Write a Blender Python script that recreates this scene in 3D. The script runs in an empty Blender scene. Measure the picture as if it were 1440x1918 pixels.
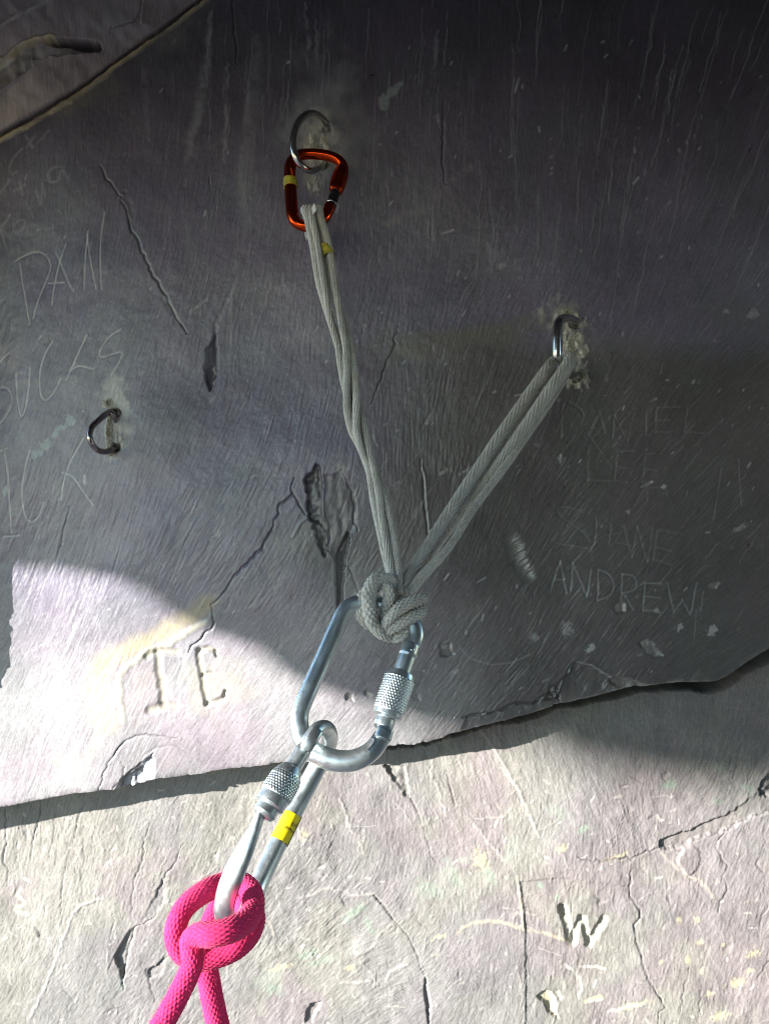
import bpy, math, random
import numpy as np
from mathutils import Vector

random.seed(7)
rng = np.random.default_rng(7)
scene = bpy.context.scene
COL = scene.collection

# ------------------------------------------------------------------ camera, sky, sun, exposure
FPX = 1400.0            # focal length in photo pixels
WALL = 0.80             # metres from the camera to the slate slab
LOW = 0.852              # and to the lower rock face behind it
cam_d = bpy.data.cameras.new('camera')
cam = bpy.data.objects.new('camera', cam_d)
COL.objects.link(cam)
cam.location = (0, -WALL, 0)
cam.rotation_euler = (math.radians(90), 0, 0)
cam_d.sensor_fit = 'VERTICAL'
cam_d.sensor_height = 24
cam_d.lens = 24 * FPX / 1918
cam_d.clip_start = 0.01
cam_d.clip_end = 500
scene.camera = cam

SUN = np.array([1.8, 1.0, -0.40])          # direction the sunlight travels
sdir = -SUN / np.linalg.norm(SUN)
elev = math.asin(sdir[2])
azim = math.atan2(sdir[0], sdir[1])
w = bpy.data.worlds.new('World')
scene.world = w
w.use_nodes = True
nt = w.node_tree
bg = nt.nodes['Background']
sky = nt.nodes.new('ShaderNodeTexSky')
sky.sky_type = 'NISHITA'
sky.sun_disc = False
sky.sun_elevation = elev
sky.sun_rotation = azim
sky.air_density = 1.0
sky.dust_density = 0.0
sky.ozone_density = 2.0
nt.links.new(sky.outputs[0], bg.inputs[0])
bg.inputs[1].default_value = 0.15
sd = bpy.data.lights.new('sun', 'SUN')
sd.energy = 4.5
sd.angle = math.radians(0.6)
sd.color = (1.0, 0.955, 0.90)
so = bpy.data.objects.new('sun', sd)
COL.objects.link(so)
so.rotation_euler = Vector(tuple(sdir)).to_track_quat('Z', 'Y').to_euler()
so.location = (-2, -1.5, 1)
scene.view_settings.view_transform = 'Standard'
scene.view_settings.look = 'None'
scene.view_settings.gamma = 1.0
scene.view_settings.use_curve_mapping = False
scene.cycles.filter_width = 1.0
scene.view_settings.exposure = 2.08


# ------------------------------------------------------------------ helpers
def P(px, py, d):
    """A point seen at photo pixel (px, py), d metres in front of the camera."""
    return np.array([(px - 720.0) * d / FPX, -WALL + d, (959.0 - py) * d / FPX])


def tag(o, label=None, cat=None, group=None, kind=None):
    if label: o['label'] = label
    if cat: o['category'] = cat
    if group: o['group'] = group
    if kind: o['kind'] = kind
    return o


def empty(name, loc, label, cat, group=None):
    o = bpy.data.objects.new(name, None)
    COL.objects.link(o)
    o.location = tuple(loc)
    o.empty_display_size = 0.01
    return tag(o, label, cat, group)


def mk(name, V, F, mat, parent=None, T=None, smooth=True, col=None):
    """Links ONE mesh object. V (n,3) world points, F (m,4) quads, T (k,3) triangles."""
    V = np.asarray(V, dtype=np.float32)
    if parent is not None:
        V = V - np.array(parent_origin(parent), dtype=np.float32)
    me = bpy.data.meshes.new(name)
    nq = 0 if F is None else len(F)
    ntri = 0 if T is None else len(T)
    loops = []
    if nq: loops.append(np.asarray(F, dtype=np.int32).ravel())
    if ntri: loops.append(np.asarray(T, dtype=np.int32).ravel())
    loops = np.concatenate(loops)
    tot = np.concatenate([np.full(nq, 4, np.int32), np.full(ntri, 3, np.int32)])
    start = np.concatenate([[0], np.cumsum(tot)[:-1]]).astype(np.int32)
    me.vertices.add(len(V))
    me.vertices.foreach_set('co', V.ravel())
    me.loops.add(len(loops))
    me.loops.foreach_set('vertex_index', loops)
    me.polygons.add(nq + ntri)
    me.polygons.foreach_set('loop_start', start)
    me.polygons.foreach_set('use_smooth', np.full(nq + ntri, smooth, dtype=bool))
    if col is not None:
        a = me.color_attributes.new('tint', 'FLOAT_COLOR', 'POINT')
        c4 = np.ones((len(V), 4), np.float32)
        c4[:, :3] = col
        a.data.foreach_set('color', c4.ravel())
    me.update(calc_edges=True)
    me.validate()
    me.materials.append(mat)
    o = bpy.data.objects.new(name, me)
    COL.objects.link(o)
    if parent is not None:
        o.parent = parent
    return o


def parent_origin(p):
    v = np.zeros(3)
    while p is not None:
        v += np.array(p.location)
        p = p.parent
    return v


def grid_faces(nr, nc, wrap=False, off=0):
    i = np.arange(nr - 1)[:, None]
    j = np.arange(nc if wrap else nc - 1)[None, :]
    a = i * nc + j
    b = i * nc + (j + 1) % nc
    return np.stack([a, b, b + nc, a + nc], -1).reshape(-1, 4) + off


def spline(ctrl, n):
    """Catmull-Rom through the control rows, resampled evenly by the length of the first three columns."""
    c = np.asarray(ctrl, float)
    c = np.vstack([2 * c[0] - c[1], c, 2 * c[-1] - c[-2]])
    out = []
    for k in range(1, len(c) - 2):
        p0, p1, p2, p3 = c[k - 1], c[k], c[k + 1], c[k + 2]
        t = np.linspace(0, 1, 24, endpoint=False)[:, None]
        out.append(0.5 * (2 * p1 + (p2 - p0) * t + (2 * p0 - 5 * p1 + 4 * p2 - p3) * t ** 2 + (3 * p1 - p0 - 3 * p2 + p3) * t ** 3))
    out = np.vstack(out + [c[-2][None]])
    s = np.concatenate([[0], np.cumsum(np.linalg.norm(np.diff(out[:, :3], axis=0), axis=1))])
    q = np.linspace(0, s[-1], n)
    return np.stack([np.interp(q, s, out[:, j]) for j in range(out.shape[1])], -1)


def from_px(rows, n):
    """rows (px, py, depth, radius px [, second radius px]) -> points and radii in metres."""
    q = []
    for r in rows:
        p = P(*r[:3])
        q.append(list(p) + [x * r[2] / FPX for x in r[3:]])
    s = spline(q, n)
    return s[:, :3], s[:, 3], (s[:, 4] if s.shape[1] > 4 else s[:, 3])


def frames(path, up=None):
    T = np.gradient(path, axis=0)
    T /= np.linalg.norm(T, axis=1)[:, None]
    N = np.zeros_like(T)
    if up is not None:
        N = up - T * (T @ up)[:, None]
        N /= np.linalg.norm(N, axis=1)[:, None]
    else:
        v = np.array([0.0, -1.0, 0.02])
        v = v - T[0] * (v @ T[0])
        for i in range(len(T)):
            v = v - T[i] * (v @ T[i])
            v = v / np.linalg.norm(v)
            N[i] = v
    return T, N, np.cross(T, N)


def tube(path, ra, rb=None, seg=24, up=None, disp=None, caps=True, twist=None, power=None):
    """Sweeps an oval (ra along the frame normal, rb across). disp(s, theta) adds metres outward."""
    path = np.asarray(path, float)
    n = len(path)
    ra = np.broadcast_to(ra, (n,)).astype(float)
    rb = ra if rb is None else np.broadcast_to(rb, (n,)).astype(float)
    T, N, B = frames(path, up)
    th = np.linspace(0, 2 * np.pi, seg, endpoint=False)
    s = np.concatenate([[0], np.cumsum(np.linalg.norm(np.diff(path, axis=0), axis=1))])
    ct, st = np.cos(th), np.sin(th)
    if power:
        ct = np.sign(ct) * np.abs(ct) ** power
        st = np.sign(st) * np.abs(st) ** power
    a = ra[:, None] * ct[None]
    b = rb[:, None] * st[None]
    if disp is not None:
        dd = disp(s[:, None], th[None, :])
        a = a + dd * np.cos(th)[None]
        b = b + dd * np.sin(th)[None]
    if twist is not None:
        cw, sw = np.cos(twist)[:, None], np.sin(twist)[:, None]
        a, b = a * cw - b * sw, a * sw + b * cw
    V = path[:, None, :] + N[:, None, :] * a[..., None] + B[:, None, :] * b[..., None]
    V = V.reshape(-1, 3)
    F = grid_faces(n, seg, wrap=True)
    Tt = None
    if caps:
        V = np.vstack([V, path[0] - T[0] * min(ra[0], rb[0]) * 0.25, path[-1] + T[-1] * min(ra[-1], rb[-1]) * 0.25])
        c0, c1 = len(V) - 2, len(V) - 1
        j = np.arange(seg)
        k = (j + 1) % seg
        Tt = np.vstack([np.stack([k, j, np.full(seg, c0)], -1), np.stack([j + (n - 1) * seg, k + (n - 1) * seg, np.full(seg, c1)], -1)])
    return V, F, Tt


def join(parts):
    Vs, Fs, Ts, o = [], [], [], 0
    for V, F, T in parts:
        Vs.append(V); Fs.append(np.asarray(F) + o)
        if T is not None: Ts.append(np.asarray(T) + o)
        o += len(V)
    return np.vstack(Vs), np.vstack(Fs), (np.vstack(Ts) if Ts else None)


def smooth01(x):
    x = np.clip(x, 0, 1)
    return x * x * (3 - 2 * x)


# ------------------------------------------------------------------ materials
def new_mat(name):
    m = bpy.data.materials.new(name)
    m.use_nodes = True
    return m, m.node_tree, m.node_tree.nodes['Principled BSDF']


def noise_node(nt, scale, detail=4.0, rough=0.6):
    tc = nt.nodes.new('ShaderNodeTexCoord')
    n = nt.nodes.new('ShaderNodeTexNoise')
    n.inputs['Scale'].default_value = scale
    n.inputs['Detail'].default_value = detail
    n.inputs['Roughness'].default_value = rough
    nt.links.new(tc.outputs['Object'], n.inputs['Vector'])
    return n


def map_range(nt, src, a, b, lo=0.3, hi=0.7):
    r = nt.nodes.new('ShaderNodeMapRange')
    r.inputs['From Min'].default_value = lo
    r.inputs['From Max'].default_value = hi
    r.inputs['To Min'].default_value = a
    r.inputs['To Max'].default_value = b
    nt.links.new(src, r.inputs['Value'])
    return r.outputs['Result']


def add_bump(nt, bsdf, src, dist, strength=1.0):
    b = nt.nodes.new('ShaderNodeBump')
    b.inputs['Distance'].default_value = dist
    b.inputs['Strength'].default_value = strength
    nt.links.new(src, b.inputs['Height'])
    nt.links.new(b.outputs['Normal'], bsdf.inputs['Normal'])


def tinted_mat(name, rough=(0.5, 0.7), bump=0.0003, scale=900, spec=0.5, mottle=(0.86, 1.14)):
    """Takes its colour from the mesh's own tint (minerals, stains, scratches, some painted light), broken up by grain noise."""
    m, t, b = new_mat(name)
    at = t.nodes.new('ShaderNodeAttribute')
    at.attribute_name = 'tint'
    n = noise_node(t, scale, 5.0, 0.7)
    mul = t.nodes.new('ShaderNodeVectorMath')
    mul.operation = 'SCALE'
    t.links.new(at.outputs['Color'], mul.inputs[0])
    t.links.new(map_range(t, n.outputs['Fac'], *mottle), mul.inputs['Scale'])
    t.links.new(mul.outputs[0], b.inputs['Base Color'])
    n2 = noise_node(t, 40, 6.0, 0.65)
    t.links.new(map_range(t, n2.outputs['Fac'], *rough), b.inputs['Roughness'])
    b.inputs['Specular IOR Level'].default_value = spec
    add_bump(t, b, n.outputs['Fac'], bump)
    return m


def metal_mat(name, col, rough, noise_scale=600, metallic=1.0, bump=0.0, var=0.12, dirt=None):
    m, t, b = new_mat(name)
    n = noise_node(t, noise_scale, 5.0, 0.7)
    mix = t.nodes.new('ShaderNodeMix')
    mix.data_type = 'RGBA'
    t.links.new(map_range(t, n.outputs['Fac'], 0, 1), mix.inputs['Factor'])
    mix.inputs['A'].default_value = (*[c * (1 - var) for c in col], 1)
    mix.inputs['B'].default_value = (*[min(1, c * (1 + var)) for c in col], 1)
    out = mix.outputs['Result']
    if dirt:
        n3 = noise_node(t, 90, 4.0, 0.6)
        mx = t.nodes.new('ShaderNodeMix')
        mx.data_type = 'RGBA'
        t.links.new(map_range(t, n3.outputs['Fac'], 0, 0.7, 0.55, 0.75), mx.inputs['Factor'])
        t.links.new(out, mx.inputs['A'])
        mx.inputs['B'].default_value = (*dirt, 1)
        out = mx.outputs['Result']
    t.links.new(out, b.inputs['Base Color'])
    b.inputs['Metallic'].default_value = metallic
    n2 = noise_node(t, 150, 6.0, 0.7)
    t.links.new(map_range(t, n2.outputs['Fac'], rough * 0.75, rough * 1.35), b.inputs['Roughness'])
    if bump: add_bump(t, b, n.outputs['Fac'], bump)
    return m


def cloth_mat(name, col, var=0.25, scale=700, dirty=None, bump=0.0001, sheen=0.04):
    m, t, b = new_mat(name)
    n = noise_node(t, scale, 4.0, 0.7)
    mix = t.nodes.new('ShaderNodeMix')
    mix.data_type = 'RGBA'
    t.links.new(map_range(t, n.outputs['Fac'], 0, 1), mix.inputs['Factor'])
    mix.inputs['A'].default_value = (*[c * (1 - var) for c in col], 1)
    mix.inputs['B'].default_value = (*[min(1, c * (1 + var)) for c in col], 1)
    out = mix.outputs['Result']
    if dirty:
        n3 = noise_node(t, 60, 4.0, 0.6)
        mx = t.nodes.new('ShaderNodeMix')
        mx.data_type = 'RGBA'
        t.links.new(map_range(t, n3.outputs['Fac'], 0, 0.6, 0.45, 0.75), mx.inputs['Factor'])
        t.links.new(out, mx.inputs['A'])
        mx.inputs['B'].default_value = (*dirty, 1)
        out = mx.outputs['Result']
    t.links.new(out, b.inputs['Base Color'])
    b.inputs['Roughness'].default_value = 0.9
    b.inputs['Specular IOR Level'].default_value = 0.2
    b.inputs['Sheen Weight'].default_value = sheen
    add_bump(t, b, n.outputs['Fac'], bump)
    return m


M_SLATE = tinted_mat('slate', rough=(0.27, 0.44), bump=0.0002, spec=1.0)
M_LOWER = tinted_mat('rough_slate', rough=(0.55, 0.8), bump=0.0004, scale=700, spec=0.35)
M_RESIN = tinted_mat('resin', rough=(0.7, 0.95), bump=0.0006, scale=900, spec=0.2, mottle=(0.7, 1.25))
M_STEEL = metal_mat('zinc_steel', (0.50, 0.56, 0.575), 0.35, noise_scale=1300, metallic=0.95, bump=0.0, var=0.08)
M_BOLT = metal_mat('stainless_steel', (0.55, 0.53, 0.51), 0.20, noise_scale=500, bump=0.0)
M_OLDBOLT = metal_mat('tarnished_steel', (0.34, 0.30, 0.29), 0.22, noise_scale=300, bump=0.0, var=0.05, dirt=(0.16, 0.12, 0.10))
M_ORANGE = metal_mat('orange_anodised', (0.52, 0.05, 0.008), 0.18, noise_scale=400, bump=0.0, var=0.06)
M_BLACK = metal_mat('black_anodised', (0.02, 0.02, 0.022), 0.25, metallic=0.2, var=0.2)
M_YELLOW = metal_mat('yellow_tape', (0.85, 0.66, 0.01), 0.35, metallic=0.0, noise_scale=250, var=0.05)
M_OLDYELLOW = metal_mat('faded_yellow_tape', (0.50, 0.42, 0.04), 0.55, metallic=0.0, noise_scale=400, var=0.2, dirt=(0.14, 0.11, 0.04))
M_INK = metal_mat('ink', (0.03, 0.025, 0.01), 0.5, metallic=0.0)
M_RED = metal_mat('red_paint', (0.22, 0.012, 0.012), 0.4, metallic=0.0)
M_CLEAR = metal_mat('yellowed_film', (0.42, 0.38, 0.22), 0.25, metallic=0.0)
M_SLING = cloth_mat('grey_webbing', (0.56, 0.54, 0.505), dirty=(0.30, 0.285, 0.255))
M_TAG = cloth_mat('white_label_cloth', (0.75, 0.75, 0.72), var=0.08)
M_PINK = cloth_mat('pink_sheath', (0.64, 0.026, 0.125), var=0.25, scale=900, sheen=0.12)
M_GROUND, _t, _b = new_mat('quarry_floor')
_n = noise_node(_t, 6, 8)
_r = _t.nodes.new('ShaderNodeValToRGB')
_r.color_ramp.elements[0].color = (0.05, 0.05, 0.052, 1)
_r.color_ramp.elements[1].color = (0.12, 0.118, 0.125, 1)
_t.links.new(_n.outputs['Fac'], _r.inputs['Fac'])
_t.links.new(_r.outputs['Color'], _b.inputs['Base Color'])
_b.inputs['Roughness'].default_value = 0.9
M_CLIFF, _t, _b = new_mat('dark_cliff_slate')
_n = noise_node(_t, 9, 8)
_r = _t.nodes.new('ShaderNodeValToRGB')
_r.color_ramp.elements[0].color = (0.05, 0.05, 0.055, 1)
_r.color_ramp.elements[1].color = (0.15, 0.14, 0.14, 1)
_t.links.new(_n.outputs['Fac'], _r.inputs['Fac'])
_t.links.new(_r.outputs['Color'], _b.inputs['Base Color'])
_b.inputs['Roughness'].default_value = 0.85


# ------------------------------------------------------------------ rock relief rasters
class Raster:
    """Relief H (metres, + towards the viewer) and colour C, minerals and some painted light, over a patch of rock, laid out in photo pixels."""

    def __init__(s, x0, x1, y0, y1, step=2.0, seed=1):
        s.x0, s.y0, s.step = x0, y0, step
        s.nx, s.ny = int((x1 - x0) / step), int((y1 - y0) / step)
        s.xs = (x0 + step * np.arange(s.nx)).astype(np.float32)
        s.ys = (y0 + step * np.arange(s.ny)).astype(np.float32)
        s.X, s.Y = np.meshgrid(s.xs, s.ys)
        s.H = np.zeros((s.ny, s.nx), np.float32)
        s.C = np.zeros((s.ny, s.nx, 3), np.float32)
        s.rng = np.random.default_rng(seed)

    def noise(s, cx, cy=None, win=None):
        """Smooth value noise, zero mean, about -1..1, cells cx by cy pixels."""
        cy = cy or cx
        r0, r1, c0, c1 = win or (0, s.ny, 0, s.nx)
        fx = (np.arange(c0, c1) - c0) * s.step / cx
        fy = (np.arange(r0, r1) - r0) * s.step / cy
        fx = fx + s.rng.random(); fy = fy + s.rng.random()
        L = s.rng.uniform(-1, 1, (int(fy[-1]) + 3, int(fx[-1]) + 3)).astype(np.float32)
        ix, iy = fx.astype(int), fy.astype(int)
        tx = smooth01(fx - ix).astype(np.float32)[None, :]
        ty = smooth01(fy - iy).astype(np.float32)[:, None]
        a = L[iy][:, ix] * (1 - tx) + L[iy][:, ix + 1] * tx
        b = L[iy + 1][:, ix] * (1 - tx) + L[iy + 1][:, ix + 1] * tx
        return a * (1 - ty) + b * ty

    def fbm(s, c, octv=4, gain=0.55, win=None):
        out, a = 0, 1.0
        for k in range(octv):
            out = out + a * s.noise(max(c / 2 ** k, 2.2), win=win)
            a *= gain
        return out

    def grain(s, ctrl, length, src):
        """Smears noise along the rock's cleavage lineation (degrees from upright, + leaning right)."""
        num = 0; den = 0
        xs, ys = s.X[::16, ::16], s.Y[::16, ::16]
        for x, y, a in ctrl:
            wgt = 1.0 / ((xs - x) ** 2 + (ys - y) ** 2 + 60.0 ** 2) ** 1.5
            num = num + wgt * a; den = den + wgt
        ang = num / den
        iy = np.clip(np.arange(s.ny) / 16.0, 0, ang.shape[0] - 1.001); ix = np.clip(np.arange(s.nx) / 16.0, 0, ang.shape[1] - 1.001)
        y0, x0 = iy.astype(int), ix.astype(int)
        ty, tx = (iy - y0)[:, None], (ix - x0)[None, :]
        A = (ang[y0][:, x0] * (1 - tx) + ang[y0][:, x0 + 1] * tx) * (1 - ty) + (ang[y0 + 1][:, x0] * (1 - tx) + ang[y0 + 1][:, x0 + 1] * tx) * ty
        A = np.radians(A + 9 * s.noise(150) + 6 * s.noise(50)).astype(np.float32)
        vx, vy = np.sin(A).ravel(), -np.cos(A).ravel()
        acc = np.zeros(s.nx * s.ny, np.float32)
        flat = src.ravel()
        gx0 = np.tile(np.arange(s.nx, dtype=np.float32), s.ny)
        gy0 = np.repeat(np.arange(s.ny, dtype=np.float32), s.nx)
        for sg in (1, -1):
            gx, gy = gx0.copy(), gy0.copy()
            for k in range(length):
                ii = np.clip(gy + 0.5, 0, s.ny - 1).astype(np.int32) * s.nx + np.clip(gx + 0.5, 0, s.nx - 1).astype(np.int32)
                acc += flat[ii] * (1.0 - k / length)
                gx += sg * vx[ii]; gy += sg * vy[ii]
        acc = acc.reshape(s.ny, s.nx)
        return (acc - acc.mean()) / acc.std()

    def window(s, pts, pad):
        p = np.asarray(pts, float)
        c0 = int(max(0, (p[:, 0].min() - pad - s.x0) / s.step)); c1 = int(min(s.nx, (p[:, 0].max() + pad - s.x0) / s.step + 2))
        r0 = int(max(0, (p[:, 1].min() - pad - s.y0) / s.step)); r1 = int(min(s.ny, (p[:, 1].max() + pad - s.y0) / s.step + 2))
        return (r0, r1, c0, c1) if r1 > r0 + 1 and c1 > c0 + 1 else None

    def jag(s, pts, amp, every=7.0):
        p = np.asarray(pts, float)
        out = [p[0]]
        for a, b in zip(p[:-1], p[1:]):
            n = max(1, int(np.hypot(*(b - a)) / every))
            for k in range(1, n + 1):
                q = a + (b - a) * k / n
                if k < n: q = q + s.rng.normal(0, amp, 2)
                out.append(q)
        return np.array(out)

    def dist(s, pts, win):
        r0, r1, c0, c1 = win
        X, Y = s.X[r0:r1, c0:c1], s.Y[r0:r1, c0:c1]
        d = np.full(X.shape, 1e9, np.float32); tt = np.zeros(X.shape, np.float32)
        n = len(pts) - 1
        for k, (a, b) in enumerate(zip(pts[:-1], pts[1:])):
            v = b - a
            L = max(v @ v, 1e-6)
            t = np.clip(((X - a[0]) * v[0] + (Y - a[1]) * v[1]) / L, 0, 1)
            e = np.hypot(X - a[0] - t * v[0], Y - a[1] - t * v[1])
            m = e < d
            d[m] = e[m]; tt[m] = ((k + t) / n)[m]
        return d, tt

    def stroke(s, pts, width, depth=0.0, col=None, alpha=1.0, jag=0.0, taper=0.0, broken=0.0, soft=1.0):
        """A groove (depth > 0) or raised line along pts, with its own mineral colour."""
        p = s.jag(pts, jag) if jag else np.asarray(pts, float)
        win = s.window(p, width * 2 + 6)
        if win is None: return
        r0, r1, c0, c1 = win
        d, t = s.dist(p, win)
        wd = width
        if taper: wd = width * (1 - taper * np.abs(2 * t - 1) ** 1.5) + 0.3
        m = smooth01(1.0 - np.maximum(d - wd * (1 - soft) * 0.5, 0) / (wd * 0.5 * (1 + soft)))
        if broken:
            m = m * smooth01(0.5 + (s.noise(9, win=win) * 0.7 + s.noise(22, win=win)) / broken * 0.5 + 0.25)
        s.H[r0:r1, c0:c1] -= depth * m
        if col is not None:
            k = (alpha * m)[..., None]
            s.C[r0:r1, c0:c1] = s.C[r0:r1, c0:c1] * (1 - k) + np.array(col, np.float32) * k

    def inside(s, pts, win, wob=3.0, cell=14):
        r0, r1, c0, c1 = win
        X = s.X[r0:r1, c0:c1] + wob * s.noise(cell, win=win); Y = s.Y[r0:r1, c0:c1] + wob * s.noise(cell, win=win)
        ins = np.zeros(X.shape, bool)
        p = np.asarray(pts, float)
        for a, b in zip(p, np.roll(p, -1, axis=0)):
            if a[1] == b[1]: continue
            cond = ((a[1] > Y) != (b[1] > Y)) & (X < (b[0] - a[0]) * (Y - a[1]) / (b[1] - a[1]) + a[0])
            ins ^= cond
        return ins

    def patch(s, pts, depth=0.0, col=None, alpha=1.0, blur=1, wob=3.0, cell=14, rough=0.0, slope=(0, 0)):
        """A flake or scar with a ragged outline: the rock inside sits deeper by depth, tilted by slope (m per px)."""
        win = s.window(pts, 30 + blur * s.step * 2)
        if win is None: return
        r0, r1, c0, c1 = win
        m = s.inside(pts, win, wob, cell).astype(np.float32)
        for _ in range(blur):
            q = np.pad(m, 1, mode='edge')
            m = (q[1:-1, 1:-1] * 2 + q[:-2, 1:-1] + q[2:, 1:-1] + q[1:-1, :-2] + q[1:-1, 2:]) / 6
        cx, cy = np.mean(np.asarray(pts, float), axis=0)
        h = depth + slope[0] * (s.X[r0:r1, c0:c1] - cx) + slope[1] * (s.Y[r0:r1, c0:c1] - cy)
        if rough: h = h + rough * (1.2 * s.noise(18, win=win) + 0.6 * s.noise(9, win=win) + 0.8 * s.noise(9, 40, win=win) + 0.15 * s.noise(4, win=win))
        s.H[r0:r1, c0:c1] -= h * m
        if col is not None:
            k = (alpha * m)[..., None]
            s.C[r0:r1, c0:c1] = s.C[r0:r1, c0:c1] * (1 - k) + np.array(col, np.float32) * k

    def stain(s, x, y, rx, ry, col, alpha, rot=0.0, cell=20, hard=1.0):
        """A soft mineral blotch or dusting with a noisy outline."""
        R = max(rx, ry) * 1.7
        win = s.window([(x - R, y - R), (x + R, y + R)], 2)
        if win is None: return
        r0, r1, c0, c1 = win
        X, Y = s.X[r0:r1, c0:c1] - x, s.Y[r0:r1, c0:c1] - y
        a = math.radians(rot)
        u, v = X * math.cos(a) + Y * math.sin(a), -X * math.sin(a) + Y * math.cos(a)
        d = np.hypot(u / rx, v / ry)
        m = smooth01((1.25 - d + 0.45 * s.fbm(cell, 3, win=win)) * 0.9 * hard) * alpha
        k = m[..., None]
        s.C[r0:r1, c0:c1] = s.C[r0:r1, c0:c1] * (1 - k) + np.array(col, np.float32) * k

    def sample(s, px, py):
        """Relief and colour at any photo pixel; beyond the patch the rock goes on mirrored."""
        u = (px - s.x0) / s.step; v = (py - s.y0) / s.step
        u = np.abs((u + 0) % (2 * (s.nx - 2)) - 0); u = np.where(u > s.nx - 2, 2 * (s.nx - 2) - u, u)
        v = np.abs((v + 0) % (2 * (s.ny - 2)) - 0); v = np.where(v > s.ny - 2, 2 * (s.ny - 2) - v, v)
        u = np.clip(u, 0, s.nx - 1.001); v = np.clip(v, 0, s.ny - 1.001)
        i, j = v.astype(int), u.astype(int)
        ty, tx = v - i, u - j
        def bl(A):
            if A.ndim == 3:
                a, b = tx[..., None], ty[..., None]
            else:
                a, b = tx, ty
            return (A[i, j] * (1 - a) + A[i, j + 1] * a) * (1 - b) + (A[i + 1, j] * (1 - a) + A[i + 1, j + 1] * a) * b
        return bl(s.H), bl(s.C)


# lower edge of the slate slab (photo px), a broken lip with small teeth
EDGE = np.array([(-900, 1640), (-300, 1560), (0, 1510), (80, 1494), (150, 1481), (230, 1474), (300, 1456), (380, 1446), (480, 1434), (600, 1422), (720, 1400),
                 (800, 1386), (880, 1365), (900, 1361), (1000, 1336), (1100, 1312), (1200, 1288), (1260, 1281), (1345, 1278), (1372, 1266), (1400, 1246), (1440, 1222), (1600, 1120), (2300, 900)], float)
_er = np.random.default_rng(3)
_ex = np.arange(-900, 2301, 3.0)
_ej = np.convolve(_er.normal(0, 1, len(_ex)), np.ones(5) / 5, 'same') * 1.5 + np.convolve(_er.normal(0, 1, len(_ex)), np.ones(25) / 25, 'same') * 5
_amp = np.interp(_ex, [-900, 180, 230, 470, 900, 1000, 1250, 1300, 2300], [0.35, 0.35, 1.0, 1.2, 1.5, 0.6, 0.6, 0.25, 0.4])
_ey = np.interp(_ex, EDGE[:, 0], EDGE[:, 1]) + _ej * _amp


def edge_y(x):
    return np.interp(x, _ex, _ey)


SEAM = np.array([(-900, 640), (-200, 368), (0, 258), (60, 224), (150, 166), (230, 102), (300, 52), (370, -2), (700, -240), (1500, -800), (2300, -1300)], float)


def seam_y(x):
    return np.interp(x, SEAM[:, 0], SEAM[:, 1])


def z2(pts, sc, x0, y0):
    return [(x0 + a / sc, y0 + b / sc) for a, b in pts]


# ---------------------------------------------------------------- slate slab relief
U = Raster(-240, 1700, -260, 1720, 2.0, seed=11)
X, Y = U.X, U.Y
G_U = [(200, 200, 0), (450, 150, 4), (700, 100, 2), (1000, 120, -6), (1250, 150, 10), (1420, 150, 18), (1000, 350, 2), (1300, 450, 22), (100, 700, 12), (400, 560, 12), (400, 850, 22),
       (300, 1150, 25), (120, 1350, 24), (450, 1400, 38), (750, 480, 10), (830, 400, -12), (900, 470, 28), (780, 800, -8), (880, 800, 16), (1000, 760, 28), (1100, 1000, 38), (1350, 900, 40),
       (1000, 1220, 38), (1350, 1230, 62), (650, 1250, 32), (560, 1080, 32), (690, 620, 8), (1400, 620, 45), (720, 1300, 40)]
white = U.rng.normal(0, 1, (U.ny, U.nx)).astype(np.float32)
fine = U.grain(G_U, 9, white)
mid = U.grain(G_U, 16, U.noise(4.2) * U.noise(60).clip(0.15, 1) + 0.8 * white)
broad = U.grain(G_U, 26, U.noise(12))
rough_zone = smooth01((Y - 300) / 500)
patchy = 0.65 + 0.6 * U.noise(90)
calm = 0.8 - 0.5 * smooth01((Y - 1000) / 200) * smooth01((900 - X) / 300)
U.H += calm * (0.00007 * fine * (0.55 + 0.6 * rough_zone) + 0.00006 * mid * (0.55 + 0.6 * rough_zone) * patchy + 0.00006 * broad * (0.4 + 0.6 * rough_zone) * patchy)
U.H += 0.00007 * U.noise(4.5) + 0.00010 * U.noise(9)
U.H += 0.0090 * U.noise(420) + 0.0036 * U.noise(190) + 0.0007 * U.noise(70) + 0.00018 * U.noise(22)
# colour with light and shade mixed in: cool purple-grey to the left and up, warmer grey-brown below right
warm = smooth01((X - 640 + 0.25 * (Y - 600) + 60 * U.noise(120)) / 260) * smooth01((Y - 600 + 30 * U.noise(90)) / 90)
cool = np.array([0.140, 0.127, 0.176], np.float32); brown = np.array([0.100, 0.091, 0.088], np.float32)  # sky sheen at left and shade at right go into these colours
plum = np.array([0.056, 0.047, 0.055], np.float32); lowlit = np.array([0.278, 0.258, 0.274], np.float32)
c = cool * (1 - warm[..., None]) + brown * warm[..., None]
topk = smooth01((520 - Y + 60 * U.noise(150)) / 480)[..., None] * 0.85  # shade towards the top painted into the colour
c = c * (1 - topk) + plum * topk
lk = smooth01((Y - 1000 + 0.12 * (X - 300)) / 330)[..., None] * smooth01((1000 - X) / 350)[..., None]  # sunlit patch at lower left painted paler
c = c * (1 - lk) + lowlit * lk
c = c * (1 + 0.13 * U.noise(130) + 0.06 * U.noise(40) + 0.035 * fine.clip(-1.5, 3) + calm * 0.16 * np.maximum(fine - 1.3, 0) * patchy + 0.02 * mid.clip(-1.5, 3) + calm * 0.22 * np.maximum(mid - 1.3, 0) * patchy + 0.02 * broad.clip(-2, 2) + 0.06 * U.noise(16) + 0.05 * white + 0.05 * U.noise(5))[..., None]
tintn = U.fbm(110, 3)[..., None]
c = c * (1 + 0.05 * tintn * np.array([1, -0.3, 0.6], np.float32))
U.C[:] = c
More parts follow.
